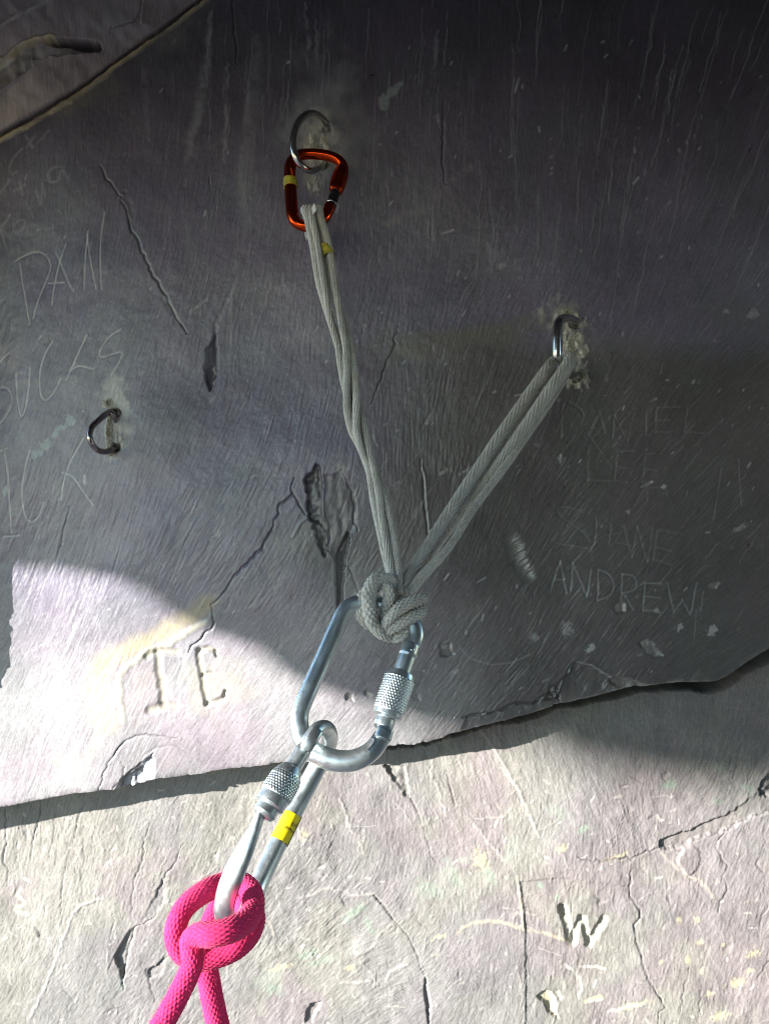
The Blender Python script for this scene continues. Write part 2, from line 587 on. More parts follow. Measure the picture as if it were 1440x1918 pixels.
PALE = (0.42, 0.41, 0.42)
GREYP = (0.30, 0.30, 0.31)

# mineral streaks and run-off at the top
def streak(pts, wd, a, col=GREYP, broken=1.0, jag=2.0):
    U.stroke(pts, wd, 0.0, col, a, jag=jag, broken=broken, taper=0.6)
for pts, wd, a in [([(392, 20), (388, 90), (378, 150), (368, 215), (355, 250), (348, 300), (345, 345)], 14, 0.5), ([(425, 110), (420, 190), (417, 250), (418, 300)], 7, 0.45),
                   ([(465, 165), (455, 260), (448, 330), (460, 400), (455, 470)], 16, 0.4), ([(480, 60), (472, 200), (455, 380)], 24, 0.25), ([(570, 0), (576, 60), (575, 120)], 7, 0.5),
                   ([(590, 30), (592, 80), (596, 110)], 5, 0.4), ([(268, 110), (272, 180), (277, 260)], 10, 0.25), ([(350, 420), (365, 500), (350, 560)], 20, 0.18), ([(445, 420), (440, 520), (425, 590)], 6, 0.35),
                   ([(820, 60), (812, 130)], 8, 0.4), ([(800, 170), (806, 215)], 9, 0.35), ([(1010, 350), (1004, 410)], 8, 0.2)]:
    streak(pts, wd, a)
for k in range(85):                         # long wandering pale hairlines across the dark upper slab
    x = U.rng.uniform(860, 1440); y = U.rng.uniform(-20, 460)
    L = U.rng.uniform(50, 230)
    lean = np.interp(x, [860, 1050, 1250, 1440], [-0.03, 0.05, 0.22, 0.42]) + U.rng.normal(0, 0.03)
    U.stroke([(x + lean * L * (0.5 - t) + U.rng.normal(0, 2), y + L * t) for t in np.linspace(0, 1, 6)], U.rng.uniform(2.0, 2.8), -0.00006, GREYP, U.rng.uniform(0.12, 0.5), jag=0.5, broken=1.4)
for k in range(90):
    x = U.rng.uniform(380, 860); y = U.rng.uniform(-20, 560)
    L = U.rng.uniform(30, 150)
    U.stroke([(x + 0.05 * L * (0.5 - t) + U.rng.normal(0, 1.5), y + L * t) for t in np.linspace(0, 1, 5)], U.rng.uniform(2.0, 3.0), -0.0001, GREYP, U.rng.uniform(0.15, 0.45), jag=0.8, broken=1.0)
for k in range(170):                         # fine lineation nicks lower down
    x = U.rng.uniform(30, 1440); y = U.rng.uniform(560, 1380)
    a = math.radians(np.interp(x, [0, 500, 900, 1440], [16, 26, 34, 42]) + U.rng.normal(0, 5))
    L = U.rng.uniform(14, 80)
    U.stroke([(x, y), (x + math.sin(a) * L, y - math.cos(a) * L)], U.rng.uniform(2.0, 3.0), U.rng.choice([-0.0001, 0.00018]), GREYP, U.rng.uniform(0.1, 0.4), jag=0.7, broken=1.0)
for k in range(320):                         # little white nicks and pick marks
    x = U.rng.uniform(0, 1440); y = U.rng.uniform(60, 1400)
    if x < 640 and U.rng.random() < 0.55: continue
    L = U.rng.exponential(4) + 1.5
    a = U.rng.normal(0.6, 0.5)
    U.stroke([(x, y), (x + math.sin(a) * L, y - math.cos(a) * L)], U.rng.uniform(2.2, 5), 0.0002, PALE, U.rng.uniform(0.25, 0.9), broken=1.5)
U.stroke([(838, 1240), (880, 1330), (0, 0)][:1] + [(862, 1215), (880, 1235), (920, 1247), (960, 1243), (995, 1228)], 2.4, 0.0001, GREYP, 0.5)

# dusty halo and scrubbed rock round the three bolts
U.stain(600, 270, 95, 165, (0.25, 0.255, 0.265), 0.6, cell=50)
U.stain(640, 150, 30, 50, (0.25, 0.26, 0.26), 0.35, cell=30)
U.stain(598, 262, 42, 68, (0.44, 0.415, 0.355), 0.85, cell=18)
U.stain(583, 335, 22, 22, (0.36, 0.34, 0.28), 0.5, cell=14)
U.stain(1050, 588, 38, 26, (0.44, 0.425, 0.365), 0.9, cell=16)
U.stain(1080, 650, 24, 60, (0.44, 0.425, 0.365), 0.85, cell=16)
U.stain(1085, 702, 24, 12, (0.40, 0.37, 0.28), 0.8, cell=12)
U.stain(226, 790, 26, 66, (0.40, 0.395, 0.375), 0.8, cell=16)
U.stain(215, 725, 26, 26, (0.38, 0.38, 0.365), 0.7, cell=16)
for x, y, rx, ry in [(610, 232, 8, 9), (606, 302, 8, 9), (1078, 604, 10, 9), (1082, 704, 10, 8), (220, 774, 8, 8), (221, 840, 8, 7)]:   # drilled holes
    U.patch([(x + rx * math.cos(a), y + ry * math.sin(a)) for a in np.linspace(0, 6.28, 10)[:-1]], 0.006, (0.10, 0.085, 0.065), 0.85, wob=2.5, cell=6, rough=0.001)
for x, y, wd, L in [(600, 240, 26, 70), (1072, 590, 40, 16), (1080, 640, 22, 80), (222, 745, 26, 90), (588, 322, 20, 26), (1086, 700, 24, 12)]:   # drill dust and resin smears
    for k in range(22):
        qx, qy = x + U.rng.normal(0, wd * 0.5), y + U.rng.uniform(-0.3, 1.0) * L
        U.stroke([(qx, qy), (qx + U.rng.normal(0, 3), qy + U.rng.uniform(4, 16))], U.rng.uniform(2.5, 6), U.rng.choice([-0.0006, 0.0004]), (0.46, 0.43, 0.36), U.rng.uniform(0.3, 0.85), jag=1.0, broken=1.5)
# olive weathering band right of the long sling leg
U.stain(880, 625, 190, 34, (0.150, 0.138, 0.105), 0.65, rot=-8, cell=60)
U.stain(1380, 590, 90, 40, (0.12, 0.125, 0.105), 0.5, cell=50)
U.stain(600, 985, 120, 60, (0.165, 0.158, 0.138), 0.5, rot=-40, cell=40)
# pale blue-green paint-like smears
for x, y, rx, ry, r in [(72, 852, 13, 8, -40), (92, 832, 14, 9, -40), (108, 812, 12, 6, -50), (120, 802, 7, 5, 0), (133, 788, 13, 10, -30), (15, 920, 6, 10, 20), (160, 772, 4, 3, 0)]:
    U.stain(x, y, rx, ry, (0.29, 0.35, 0.36), 0.75, rot=r, cell=8, hard=1.6)
U.stain(719, 187, 9, 14, (0.22, 0.25, 0.24), 0.85, rot=25, cell=9, hard=2)
U.stain(737, 165, 20, 8, (0.22, 0.25, 0.24), 0.85, rot=-35, cell=9, hard=2)
for p, wd, a in [([(725, 418), (750, 405), (788, 392)], 13, 0.55), ([(845, 336), (862, 326), (880, 315)], 12, 0.4), ([(708, 385), (715, 345)], 16, 0.2)]:
    U.stroke(p, wd, 0.0002, (0.26, 0.25, 0.25), a, broken=1.2)
# yellow iron veins round the carved letters
YEL = (0.46, 0.38, 0.21); YELP = (0.44, 0.40, 0.31)
U.stroke([(395, 1128), (365, 1150), (335, 1170), (290, 1195), (240, 1218), (200, 1238), (186, 1262), (180, 1290), (188, 1325), (210, 1350)], 30, 0, YEL, 0.62, jag=2, broken=1.0)
U.stroke([(200, 1240), (182, 1290), (192, 1335)], 46, 0, YELP, 0.35, broken=0.8)
U.stroke([(215, 1345), (190, 1380), (170, 1415), (150, 1432)], 16, 0, YELP, 0.6, jag=2, broken=1.0)
U.stain(140, 1435, 40, 22, (0.36, 0.39, 0.28), 0.5, cell=20)
U.stain(148, 1465, 34, 14, (0.33, 0.40, 0.33), 0.4, cell=14)
U.stroke([(388, 1165), (352, 1182), (320, 1206), (290, 1215), (245, 1243), (229, 1262), (229, 1300), (235, 1348)], 9, -0.0007, (0.50, 0.48, 0.38), 0.75, jag=1.2)
U.stain(265, 1290, 34, 55, (0.34, 0.285, 0.265), 0.45, cell=30)
U.stain(400, 1290, 70, 60, (0.36, 0.335, 0.26), 0.4, cell=36)
U.stain(70, 1430, 60, 40, (0.30, 0.24, 0.27), 0.4, cell=36)
U.stain(320, 1415, 40, 35, (0.29, 0.24, 0.26), 0.45, cell=30)

# cracks
def crack(R, pts, wd=4.0, depth=0.004, jag=1.6, dark=0.5, taper=0.7, broken=0.0):
    R.stroke(pts, max(2.5, wd * 0.6), depth * (0.6 if R is U else 0.38), (0.05, 0.048, 0.05), dark, jag=jag * 0.9, taper=taper, broken=max(broken, 2.0))
crack(U, [(188, 310), (197, 330), (215, 352), (228, 368)], 4, 0.002, broken=1.0)
crack(U, [(228, 368), (238, 395), (245, 428), (262, 455), (276, 492), (300, 535), (322, 575), (338, 605), (352, 625)], 6, 0.0022)
U.stroke([(235, 360), (246, 400), (248, 432)], 10, 0.0006, (0.06, 0.055, 0.06), 0.4, jag=2, broken=1)
U.stroke([(310, 560), (332, 602)], 9, 0.0006, GREYP, 0.5, broken=1)
crack(U, [(552, 896), (546, 912), (548, 925), (535, 938), (524, 945), (524, 962), (514, 975), (511, 992), (498, 1012), (493, 1028), (480, 1036), (462, 1058), (440, 1078), (425, 1106), (402, 1128)], 5, 0.004, jag=1.2)
crack(U, [(548, 922), (558, 938), (566, 952), (573, 964)], 4.5, 0.003)
crack(U, [(398, 1130), (401, 1150), (404, 1166), (398, 1178), (384, 1186), (374, 1200), (360, 1208), (355, 1222)], 5, 0.003)
crack(U, [(342, 1232), (338, 1258), (330, 1280)], 3, 0.0005, broken=1, dark=0.2)
crack(U, [(134, 950), (124, 985), (118, 1020), (108, 1050)], 3.5, 0.0015, broken=1.2)
crack(U, [(788, 860), (793, 895), (796, 945), (800, 980), (803, 1005)], 6, 0.003)
U.stroke([(790, 875), (797, 905), (799, 950), (806, 1000)], 5, -0.0008, GREYP, 0.3)
crack(U, [(829, 190), (830, 240), (828, 280), (832, 320), (836, 345)], 3.6, 0.002)
crack(U, [(434, -10), (437, 45), (441, 80), (440, 120)], 3.6, 0.002)
crack(U, [(746, 606), (735, 655), (720, 690), (702, 735), (694, 760)], 4.5, 0.0018, dark=0.3)
crack(U, [(390, 325), (392, 345), (388, 358)], 5, 0.002)
# scars
U.patch([(403, 618), (404, 650), (406, 690), (397, 715), (391, 732), (385, 715), (381, 690), (385, 655), (396, 640)], 0.0045, (0.085, 0.085, 0.10), 0.6, wob=2.5, cell=10, rough=0.0006, slope=(0.0002, 0.00003))
U.patch([(383, 690), (398, 682), (398, 706), (391, 731)], 0.002, (0.1, 0.1, 0.13), 0.4, wob=2)
U.stroke([(402, 620), (408, 590), (424, 562)], 7, 0.0006, GREYP, 0.5, jag=2, broken=1)
U.stroke([(352, 588), (372, 572), (385, 560)], 6, 0.0003, PALE, 0.4, broken=1)
# big loose flake beside the knot
FL = (0.145, 0.138, 0.134)
U.patch([(594, 868), (600, 885), (603, 905), (602, 945), (604, 965), (612, 985), (610, 1000), (600, 985), (582, 975), (576, 950), (577, 925), (571, 905), (574, 888), (586, 884)], 0.007, (0.10, 0.097, 0.095), 0.7, wob=3, cell=10, rough=0.0013, slope=(-0.00012, 0))
U.patch([(596, 975), (606, 1000), (613, 1025), (610, 1050), (604, 1035), (596, 1010), (584, 985)], 0.005, (0.1, 0.1, 0.1), 0.5, wob=3, cell=9, rough=0.001)
U.patch([(605, 890), (640, 885), (662, 920), (668, 975), (655, 1000), (640, 1018), (632, 1045), (620, 1030), (612, 990), (604, 950)], 0.0018, FL, 0.4, wob=3, cell=16, rough=0.0005, slope=(0.00002, 0))
U.patch([(652, 994), (655, 1012), (650, 1040), (644, 1070), (645, 1100), (640, 1150), (632, 1150), (631, 1100), (628, 1050), (636, 1025)], 0.006, (0.12, 0.115, 0.11), 0.6, wob=1.5, cell=12, rough=0.0006, slope=(0.0002, 0))
crack(U, [(640, 880), (650, 900), (660, 922), (664, 945), (662, 962), (670, 990), (671, 998)], 4.5, 0.0028, jag=1.2)
crack(U, [(622, 985), (616, 1015), (617, 1030), (628, 1045), (632, 1055)], 4, 0.002, jag=1.2)
crack(U, [(650, 1055), (662, 1085), (672, 1110)], 3, 0.0012, dark=0.25)
U.stain(638, 878, 14, 10, (0.30, 0.29, 0.27), 0.7, cell=8, hard=1.6)
U.stroke([(576, 968), (562, 980), (550, 1005)], 5, -0.0008, GREYP, 0.6)
# long gouge right of the sling
U.stroke([(960, 1012), (968, 1032), (978, 1055), (990, 1078)], 20, 0.0028, (0.22, 0.215, 0.195), 0.75, jag=1.5)
for k in range(14):
    t = k / 13
    U.stroke([(957 + 30 * t, 1018 + 62 * t), (972 + 26 * t, 1010 + 62 * t)], 3, U.rng.choice([-0.0007, 0.0008]), (0.30, 0.29, 0.27), 0.4)
# pits and bruises
for x, y, r, dp in [(1163, 1140, 11, 0.003), (1230, 1148, 8, 0.0015), (1342, 1100, 9, 0.0015), (835, 1218, 15, 0.003), (690, 1300, 8, 0.0015), (655, 1305, 8, 0.002), (780, 1305, 7, 0.0015), (840, 880, 6, 0.001)]:
    U.patch([(x + r * math.cos(a) * (1.2 if k % 2 else 0.8), y + r * 0.8 * math.sin(a)) for k, a in enumerate(np.linspace(0, 6.28, 9)[:-1])], dp, (0.24, 0.225, 0.21), 0.7, wob=4, cell=8, rough=0.0009)
U.patch([(1198, 1205), (1208, 1200), (1226, 1206), (1240, 1224), (1244, 1232), (1228, 1236), (1210, 1226)], 0.0025, (0.23, 0.22, 0.21), 0.7, wob=3, cell=8, rough=0.0008)
for x, y, rx, ry, a in [(1003, 1196, 10, 9, 0.5), (1065, 1180, 12, 16, 0.45), (1108, 1217, 10, 6, 0.8), (1275, 1177, 9, 6, 0.85), (1338, 1183, 11, 9, 0.85), (1245, 912, 7, 4, 0.9), (852, 1260, 8, 5, 0.7), (1390, 990, 14, 6, 0.5),
                          (940, 495, 8, 6, 0.4), (1410, 588, 14, 8, 0.5), (1360, 583, 6, 6, 0.6), (1238, 480, 4, 3, 0.7), (870, 883, 20, 4, 0.4), (830, 885, 8, 4, 0.5), (1180, 958, 6, 4, 0.6), (120, 1018, 3, 3, 0.8), (410, 1000, 8, 8, 0.4)]:
    U.stain(x, y, rx, ry, PALE, a, rot=-30, cell=4, hard=1.3)
U.stroke([(1205, 912), (1222, 902)], 5, 0.0018, PALE, 0.5)

# carved initials T E
CARVE = (0.38, 0.35, 0.27)
def carve(R, pts, wd, depth):
    R.stroke(pts, wd, depth, CARVE, 0.6, jag=1.1, soft=0.75)
for pts, wd in [([(277, 1228), (285, 1221), (300, 1218), (318, 1219), (334, 1221)], 10), ([(296, 1222), (299, 1250), (304, 1285), (308, 1318)], 11), ([(284, 1328), (300, 1322), (312, 1321), (330, 1322)], 12),
                ([(375, 1218), (378, 1250), (383, 1290), (389, 1316)], 9), ([(376, 1216), (392, 1213), (404, 1218)], 8), ([(404, 1218), (408, 1228)], 5), ([(382, 1264), (397, 1261)], 7), ([(389, 1318), (408, 1313), (421, 1307)], 8), ([(420, 1304), (423, 1294)], 5)]:
    carve(U, pts, wd, 0.0017)
# scar with white flake above the lip
crack(U, [(190, 1478), (197, 1450), (207, 1425), (222, 1405), (238, 1385), (258, 1375), (285, 1374), (310, 1376), (345, 1384)], 4.5, 0.0022)
crack(U, [(215, 1474), (235, 1452), (238, 1432), (232, 1424)], 4, 0.002)
U.patch([(222, 1476), (240, 1450), (262, 1436), (280, 1420), (291, 1412), (294, 1430), (297, 1458), (275, 1464), (250, 1470)], 0.005, (0.33, 0.33, 0.36), 0.7, wob=2, cell=9, rough=0.0012, slope=(-0.00012, -0.00005))
U.patch([(268, 1428), (290, 1414), (295, 1456), (272, 1462)], -0.001, (0.62, 0.63, 0.66), 0.85, wob=2, cell=9, rough=0.0005)
crack(U, [(222, 1474), (243, 1446), (262, 1432), (280, 1418), (291, 1408)], 5, 0.003)
crack(U, [(258, 1472), (258, 1440)], 4, 0.002)
crack(U, [(270, 1415), (290, 1400), (315, 1393), (335, 1396), (352, 1408)], 3, 0.0008, dark=0.3)
# broken layers along the lip on the right
U.patch([(1082, 1242), (1110, 1250), (1150, 1272), (1180, 1280), (1200, 1290), (1212, 1300), (1200, 1330), (1050, 1340), (1040, 1330), (1046, 1300), (1062, 1275)], 0.006, (0.128, 0.12, 0.115), 0.6, wob=2.5, cell=12, rough=0.0004)
U.patch([(870, 1342), (905, 1337), (935, 1332), (965, 1318), (1000, 1316), (1040, 1300), (1046, 1318), (1052, 1345), (1000, 1370), (860, 1400)], 0.0035, (0.125, 0.12, 0.112), 0.4, wob=3, cell=12, rough=0.0004)
U.patch([(1030, 1290), (1048, 1282), (1050, 1310), (1020, 1315)], 0.003, None, wob=3, cell=9, rough=0.001)
U.patch([(1150, 1268), (1190, 1276), (1212, 1288), (1204, 1300), (1175, 1296), (1150, 1285)], 0.002, (0.19, 0.18, 0.17), 0.5, wob=3, cell=9, rough=0.0015)
U.stroke([(1078, 1246), (1082, 1243), (1112, 1248), (1150, 1274)], 4, -0.0006, GREYP, 0.6, jag=1)
crack(U, [(866, 1344), (905, 1337), (935, 1332), (965, 1318), (1000, 1319), (1018, 1306), (1044, 1302), (1050, 1280), (1062, 1268), (1080, 1243)], 7, 0.0045, jag=2.2)
crack(U, [(1044, 1302), (1052, 1320), (1050, 1336)], 6, 0.004, jag=1.5)
lip = np.abs(Y - np.interp(X, _ex, _ey))
U.H -= 0.0016 * np.exp(-lip / 4.0) * (1 + 0.6 * U.noise(14))
k = (0.55 * np.exp(-lip / 4.0) * smooth01(0.5 + U.noise(12)))[..., None]
U.C[:] = U.C * (1 - k) + np.array((0.36, 0.35, 0.33), np.float32) * k

# scratched writing
def scratch(pts, sc, x0, y0, wd=2.4, a=0.85, depth=0.0003, col=PALE):
    q = z2(pts, sc, x0, y0)
    if len(q) > 2:
        q = spline(np.column_stack([q, np.zeros(len(q))]), max(6, len(q) * 5))[:, :2]
    U.stroke(q, wd, depth, col, a, jag=0.5, broken=2.4)
LEFT = [  # D A N / S U C K S / ...I C K
    [(90, 270), (150, 235), (215, 218), (265, 245), (287, 295), (275, 350), (240, 440), (210, 530), (195, 592)], [(115, 285), (130, 380), (150, 490), (175, 630)],
    [(372, 175), (340, 270), (312, 400), (298, 520)], [(318, 225), (360, 320), (395, 400), (422, 445)], [(275, 395), (368, 390)],
    [(497, 100), (485, 250), (480, 430)], [(490, 120), (520, 300), (548, 430)], [(588, -5), (570, 150), (572, 340), (577, 435)],
    [(60, 785), (30, 805), (0, 838)], [(97, 900), (105, 1030), (118, 1110), (132, 1140), (152, 1100), (168, 1000), (178, 870)],
    [(305, 720), (260, 800), (235, 900), (238, 1010), (265, 1052), (310, 1010), (352, 930)], [(497, 685), (440, 810), (382, 940)], [(400, 895), (450, 862), (535, 878)],
    [(685, 657), (615, 705), (570, 780), (580, 812), (640, 795), (692, 783), (682, 830), (628, 918)],
    [(0, 980), (45, 985), (75, 1040), (55, 1115), (0, 1192)], [(0, 1340), (58, 1320)], [(40, 1340), (58, 1450), (65, 1600), (76, 1790)], [(30, 1812), (118, 1805)],
    [(180, 1330), (150, 1450), (135, 1570), (150, 1690), (182, 1730), (225, 1700), (255, 1620)], [(480, 1265), (410, 1390), (372, 1500), (355, 1605)], [(360, 1455), (420, 1480), (480, 1560), (537, 1638)],
    [(225, 710), (245, 690)], [(362, 140), (368, 130)]]
for p in LEFT: scratch(p, 2.996, 0, 400, 2.5, 0.95)
for p in [[(130, 845), (88, 890), (62, 950), (75, 985), (105, 970)], [(150, 770), (190, 835)], [(200, 770), (160, 835)], [(275, 740), (215, 812)], [(0, 1100), (60, 1020)], [(115, 1030), (135, 1100)], [(145, 1045), (85, 1080)],
          [(350, 945), (310, 945), (275, 985), (285, 1025), (330, 1020), (350, 960), (385, 1010)], [(205, 1080), (235, 1150), (240, 1035), (258, 1110)], [(150, 1135), (190, 1225)],
          [(110, 1240), (80, 1275), (90, 1310), (130, 1290), (145, 1245), (110, 1240)], [(60, 1215), (5, 1300)], [(5, 1295), (40, 1390)]]:
    scratch(p, 3.0, 0, 0, 4.5, 0.32, 0.0001)
RIGHT = [[(290, 225), (280, 320), (277, 415)], [(320, 215), (375, 245), (405, 290), (385, 345)], [(495, 260), (460, 330), (425, 395)], [(490, 265), (525, 390)], [(440, 365), (520, 362)],
         [(575, 290), (565, 420)], [(575, 290), (650, 435)], [(650, 440), (685, 280)], [(755, 260), (750, 405)], [(810, 250), (803, 390)], [(810, 250), (940, 245)], [(805, 320), (885, 320)], [(803, 388), (885, 385)],
         [(985, 245), (970, 385)], [(970, 385), (1080, 395)], [(430, 490), (425, 665)], [(425, 655), (645, 670)], [(590, 490), (580, 660)], [(600, 495), (685, 495)], [(585, 580), (650, 590)],
         [(755, 510), (735, 670)], [(755, 510), (840, 510)], [(750, 597), (820, 605)], [(735, 670), (815, 672)], [(765, 700), (765, 780)], [(765, 700), (860, 705), (875, 740)],
         [(405, 840), (330, 815), (265, 812), (268, 850), (330, 900), (400, 950), (440, 1005)], [(475, 860), (475, 960), (460, 1030)], [(255, 1015), (430, 1045)],
         [(560, 910), (548, 1020)], [(545, 970), (610, 955)], [(638, 915), (600, 985), (560, 1030)], [(635, 915), (655, 1010), (680, 1098)], [(590, 1012), (680, 1030)], [(710, 920), (680, 1098)], [(710, 920), (765, 1120)], [(795, 930), (768, 1120)],
         [(825, 935), (800, 1110)], [(825, 938), (935, 960)], [(815, 1040), (905, 1062)], [(800, 1108), (910, 1140)]]
for p in RIGHT: scratch(p, 3.0, 960, 680, 3.0, 0.34, 0.0004, (0.26, 0.26, 0.26))
ANDREW = [[(275, 1120), (220, 1285)], [(275, 1115), (310, 1300)], [(240, 1220), (300, 1222)], [(345, 1125), (335, 1285)], [(345, 1125), (425, 1320)], [(425, 1320), (450, 1165)], [(490, 1165), (485, 1340)],
          [(490, 1165), (545, 1190), (577, 1250), (555, 1310), (485, 1340)], [(625, 1190), (620, 1350)], [(625, 1190), (685, 1200), (707, 1245), (685, 1282), (625, 1300)], [(630, 1300), (690, 1395)],
          [(755, 1240), (740, 1395)], [(755, 1240), (850, 1245)], [(750, 1315), (840, 1325)], [(740, 1395), (810, 1395)], [(880, 1235), (915, 1410)], [(915, 1410), (965, 1335)], [(965, 1335), (1010, 1420)], [(1010, 1420), (1050, 1240)]]
for p in ANDREW: scratch(p, 3.0, 960, 680, 2.8, 0.55, 0.0004, (0.32, 0.34, 0.34))
for p in [[(1045, 1400), (1030, 1550)], [(1085, 1290), (1070, 1400)], [(1185, 590), (1165, 740), (1140, 880)], [(1280, 540), (1300, 800)], [(430, 395), (560, 580)]]: scratch(p, 3.0, 960, 680, 2.5, 0.3, 0.0002)
# rock band above the seam, top left: leans out, browner, split by ledges
above = seam_y(X) - Y
ba = smooth01(above / 6.0)
bk = ba[..., None]
bandn = U.noise(160, 40) * 0.5 + U.noise(60) * 0.35 + 0.25 * U.noise(18)
bandcol = np.array((0.215, 0.170, 0.172), np.float32) * (1 + 0.4 * bandn + 0.08 * fine.clip(-2, 2))[..., None]
U.C[:] = U.C * (1 - bk) + bandcol * bk
U.H += ba * (0.00016 * np.clip(above, 0, 900) + 0.0016 * U.noise(60) + 0.0006 * U.noise(16) + 0.001)
seamline = [(x, float(seam_y(x))) for x in np.arange(-200, 420, 20)]
U.stroke(seamline, 5, 0.004, (0.06, 0.045, 0.035), 0.7, jag=1.2)
U.stroke([(x + 3, y + 6) for x, y in seamline], 9, -0.0010, (0.44, 0.345, 0.18), 0.85, jag=1.5, broken=1.4)
U.stain(150, 185, 120, 26, (0.135, 0.118, 0.085), 0.6, rot=-33, cell=24)
U.stain(320, 60, 70, 40, (0.16, 0.145, 0.12), 0.5, rot=-40, cell=24)
U.patch([(-240, 230), (0, 148), (35, 128), (62, 104), (110, 92), (190, 88), (192, 100), (140, 110), (72, 128), (74, 138), (0, 190), (-240, 300)], 0.006, (0.13, 0.12, 0.105), 0.6, wob=2, cell=14, rough=0.0008)
U.patch([(95, 93), (150, 87), (192, 88), (193, 99), (150, 99), (110, 98)], 0.010, (0.05, 0.045, 0.04), 0.7, wob=1.5, cell=10)
U.stroke([(-60, 165), (0, 148), (35, 128), (60, 106), (85, 95), (115, 89)], 6, -0.0015, (0.46, 0.37, 0.21), 0.9, jag=1.5)
U.stroke([(0, 151), (22, 138), (38, 128)], 4, 0, (0.6, 0.55, 0.42), 0.8)
U.stroke([(18, 88), (50, 66), (80, 50), (100, 38), (130, 18), (170, 0)], 4, -0.0006, (0.34, 0.31, 0.30), 0.7, jag=1.5, broken=1.5)
U.stain(95, 40, 30, 8, (0.28, 0.26, 0.26), 0.6, rot=-35, cell=8)
U.stain(20, 28, 40, 9, (0.27, 0.20, 0.12), 0.6, rot=-30, cell=9)
crack(U, [(212, 68), (214, 60), (258, 42), (268, 28), (270, 0)], 4, 0.003)
U.stroke([(268, 45), (272, 20), (276, 0)], 5, -0.001, (0.24, 0.20, 0.17), 0.5, broken=1)
U.stroke([(0, 195), (60, 150), (100, 120), (150, 105), (185, 98)], 5, -0.001, (0.24, 0.22, 0.21), 0.4, broken=1)
U.stain(215, 45, 45, 30, (0.20, 0.195, 0.19), 0.5, rot=-40, cell=16)
# upstanding rib of rock just past the left end of the slab
ribx = np.interp(Y, [-300, 600, 1060, 1130, 1250, 1310, 1360], [-17, -19, -21, -24, -38, -56, -96]) + 3 * U.noise(16)
U.H += 0.017 * smooth01((ribx - X) / 7.0) * smooth01((1420 - Y) / 60)

# ---------------------------------------------------------------- lower rock face relief
D = Raster(-240, 1700, 1080, 2140, 2.0, seed=23)
X2, Y2 = D.X, D.Y
G_D = [(60, 1600, 8), (250, 1600, 16), (400, 1600, 24), (560, 1560, 42), (650, 1480, 12), (760, 1500, -12), (840, 1560, -22), (950, 1620, -12), (880, 1480, -35), (1100, 1480, -30), (1000, 1560, 34), (1250, 1380, 10),
       (1300, 1480, 50), (1200, 1580, -30), (700, 1750, 58), (600, 1700, 52), (500, 1820, 35), (750, 1860, 64), (1000, 1800, 6), (950, 1900, 10), (1180, 1650, 20), (1250, 1800, 6), (1400, 1800, 14), (1350, 1620, 22), (150, 1850, 28)]
white = D.rng.normal(0, 1, (D.ny, D.nx)).astype(np.float32)
fine2 = D.grain(G_D, 5, white)
mid2 = D.grain(G_D, 9, D.noise(6) + 0.5 * white)
broad2 = D.grain(G_D, 14, D.noise(16))
pat2 = (0.6 + 0.8 * D.noise(110)).clip(0.1, 2)
D.H += 0.00006 * fine2 + 0.00008 * mid2 * pat2 + 0.00011 * broad2 * pat2
for _c, _a in ((60, 0.0010), (26, 0.0004), (14, 0.00026), (7, 0.00016)):
    D.H -= _a * np.abs(D.noise(_c)) * (0.5 + pat2 * 0.5)          # crinkled cleavage
D.H += 0.006 * D.noise(380) + 0.0022 * D.noise(140) + 0.0007 * D.noise(50) + 0.0003 * D.noise(20) + 0.00012 * D.noise(6) + 0.00008 * white
gr = np.array((0.216, 0.207, 0.186), np.float32); pu = np.array((0.204, 0.178, 0.180), np.float32); gy = np.array((0.190, 0.186, 0.190), np.float32)
k1 = smooth01(0.5 + 1.1 * D.fbm(190, 4))[..., None]; k2 = smooth01(0.35 + 1.2 * D.fbm(120, 4) + 0.0005 * (X2 - 900))[..., None]
c = gr * (1 - 0.85 * k2) + pu * 0.85 * k2
c = c * (1 - 0.45 * k1) + gy * 0.45 * k1
c = c * (1 + 0.08 * D.noise(70) + 0.06 * D.noise(20) + 0.05 * D.noise(8) + 0.05 * fine2.clip(-2, 2) + 0.03 * mid2.clip(-2, 2) + 0.02 * broad2.clip(-2, 2))[..., None]
D.C[:] = c
under = np.clip(Y2 - np.interp(X2, _ex, _ey), -60, None)
D.H -= smooth01((X2 - 700) / 260) * 0.035 * np.exp(-np.clip(under + 10, 0, None) / 45.0)
trench = np.interp(X2, [640, 760, 900, 1200, 1300, 1440, 1700], [0, 6, 12, 15, 20, 30, 34]) * (1 + 0.25 * D.noise(40) + 0.12 * D.noise(16))
D.H -= 0.07 * smooth01((trench - under) / 9.0 + 0.5) * smooth01((X2 - 640) / 120)
for x, y, rx, ry, r, a in [(850, 1640, 40, 14, 70, 0.5), (915, 1640, 22, 12, 60, 0.6), (870, 1610, 14, 8, 0, 0.5), (805, 1670, 40, 14, 20, 0.4), (665, 1710, 28, 12, -40, 0.6), (690, 1735, 20, 8, 60, 0.5), (580, 1790, 22, 10, -20, 0.6), (610, 1800, 40, 8, -15, 0.45),
                             (515, 1855, 20, 14, 0, 0.4), (1250, 1470, 22, 11, -15, 0.7), (1398, 1475, 16, 10, 0, 0.7), (1340, 1500, 20, 8, 0, 0.5), (1088, 1548, 12, 7, -30, 0.7), (1010, 1655, 12, 9, 0, 0.7), (1040, 1677, 6, 6, 0, 0.7), (1340, 1435, 22, 12, 0, 0.4),
                             (1040, 1520, 24, 10, 20, 0.4), (960, 1590, 24, 12, -60, 0.4), (500, 1840, 26, 30, 0, 0.3), (225, 1850, 14, 10, 0, 0.3)]:
    D.stain(x, y, rx, ry, (0.235, 0.305, 0.235), a * 0.8, rot=r, cell=9, hard=1.1)
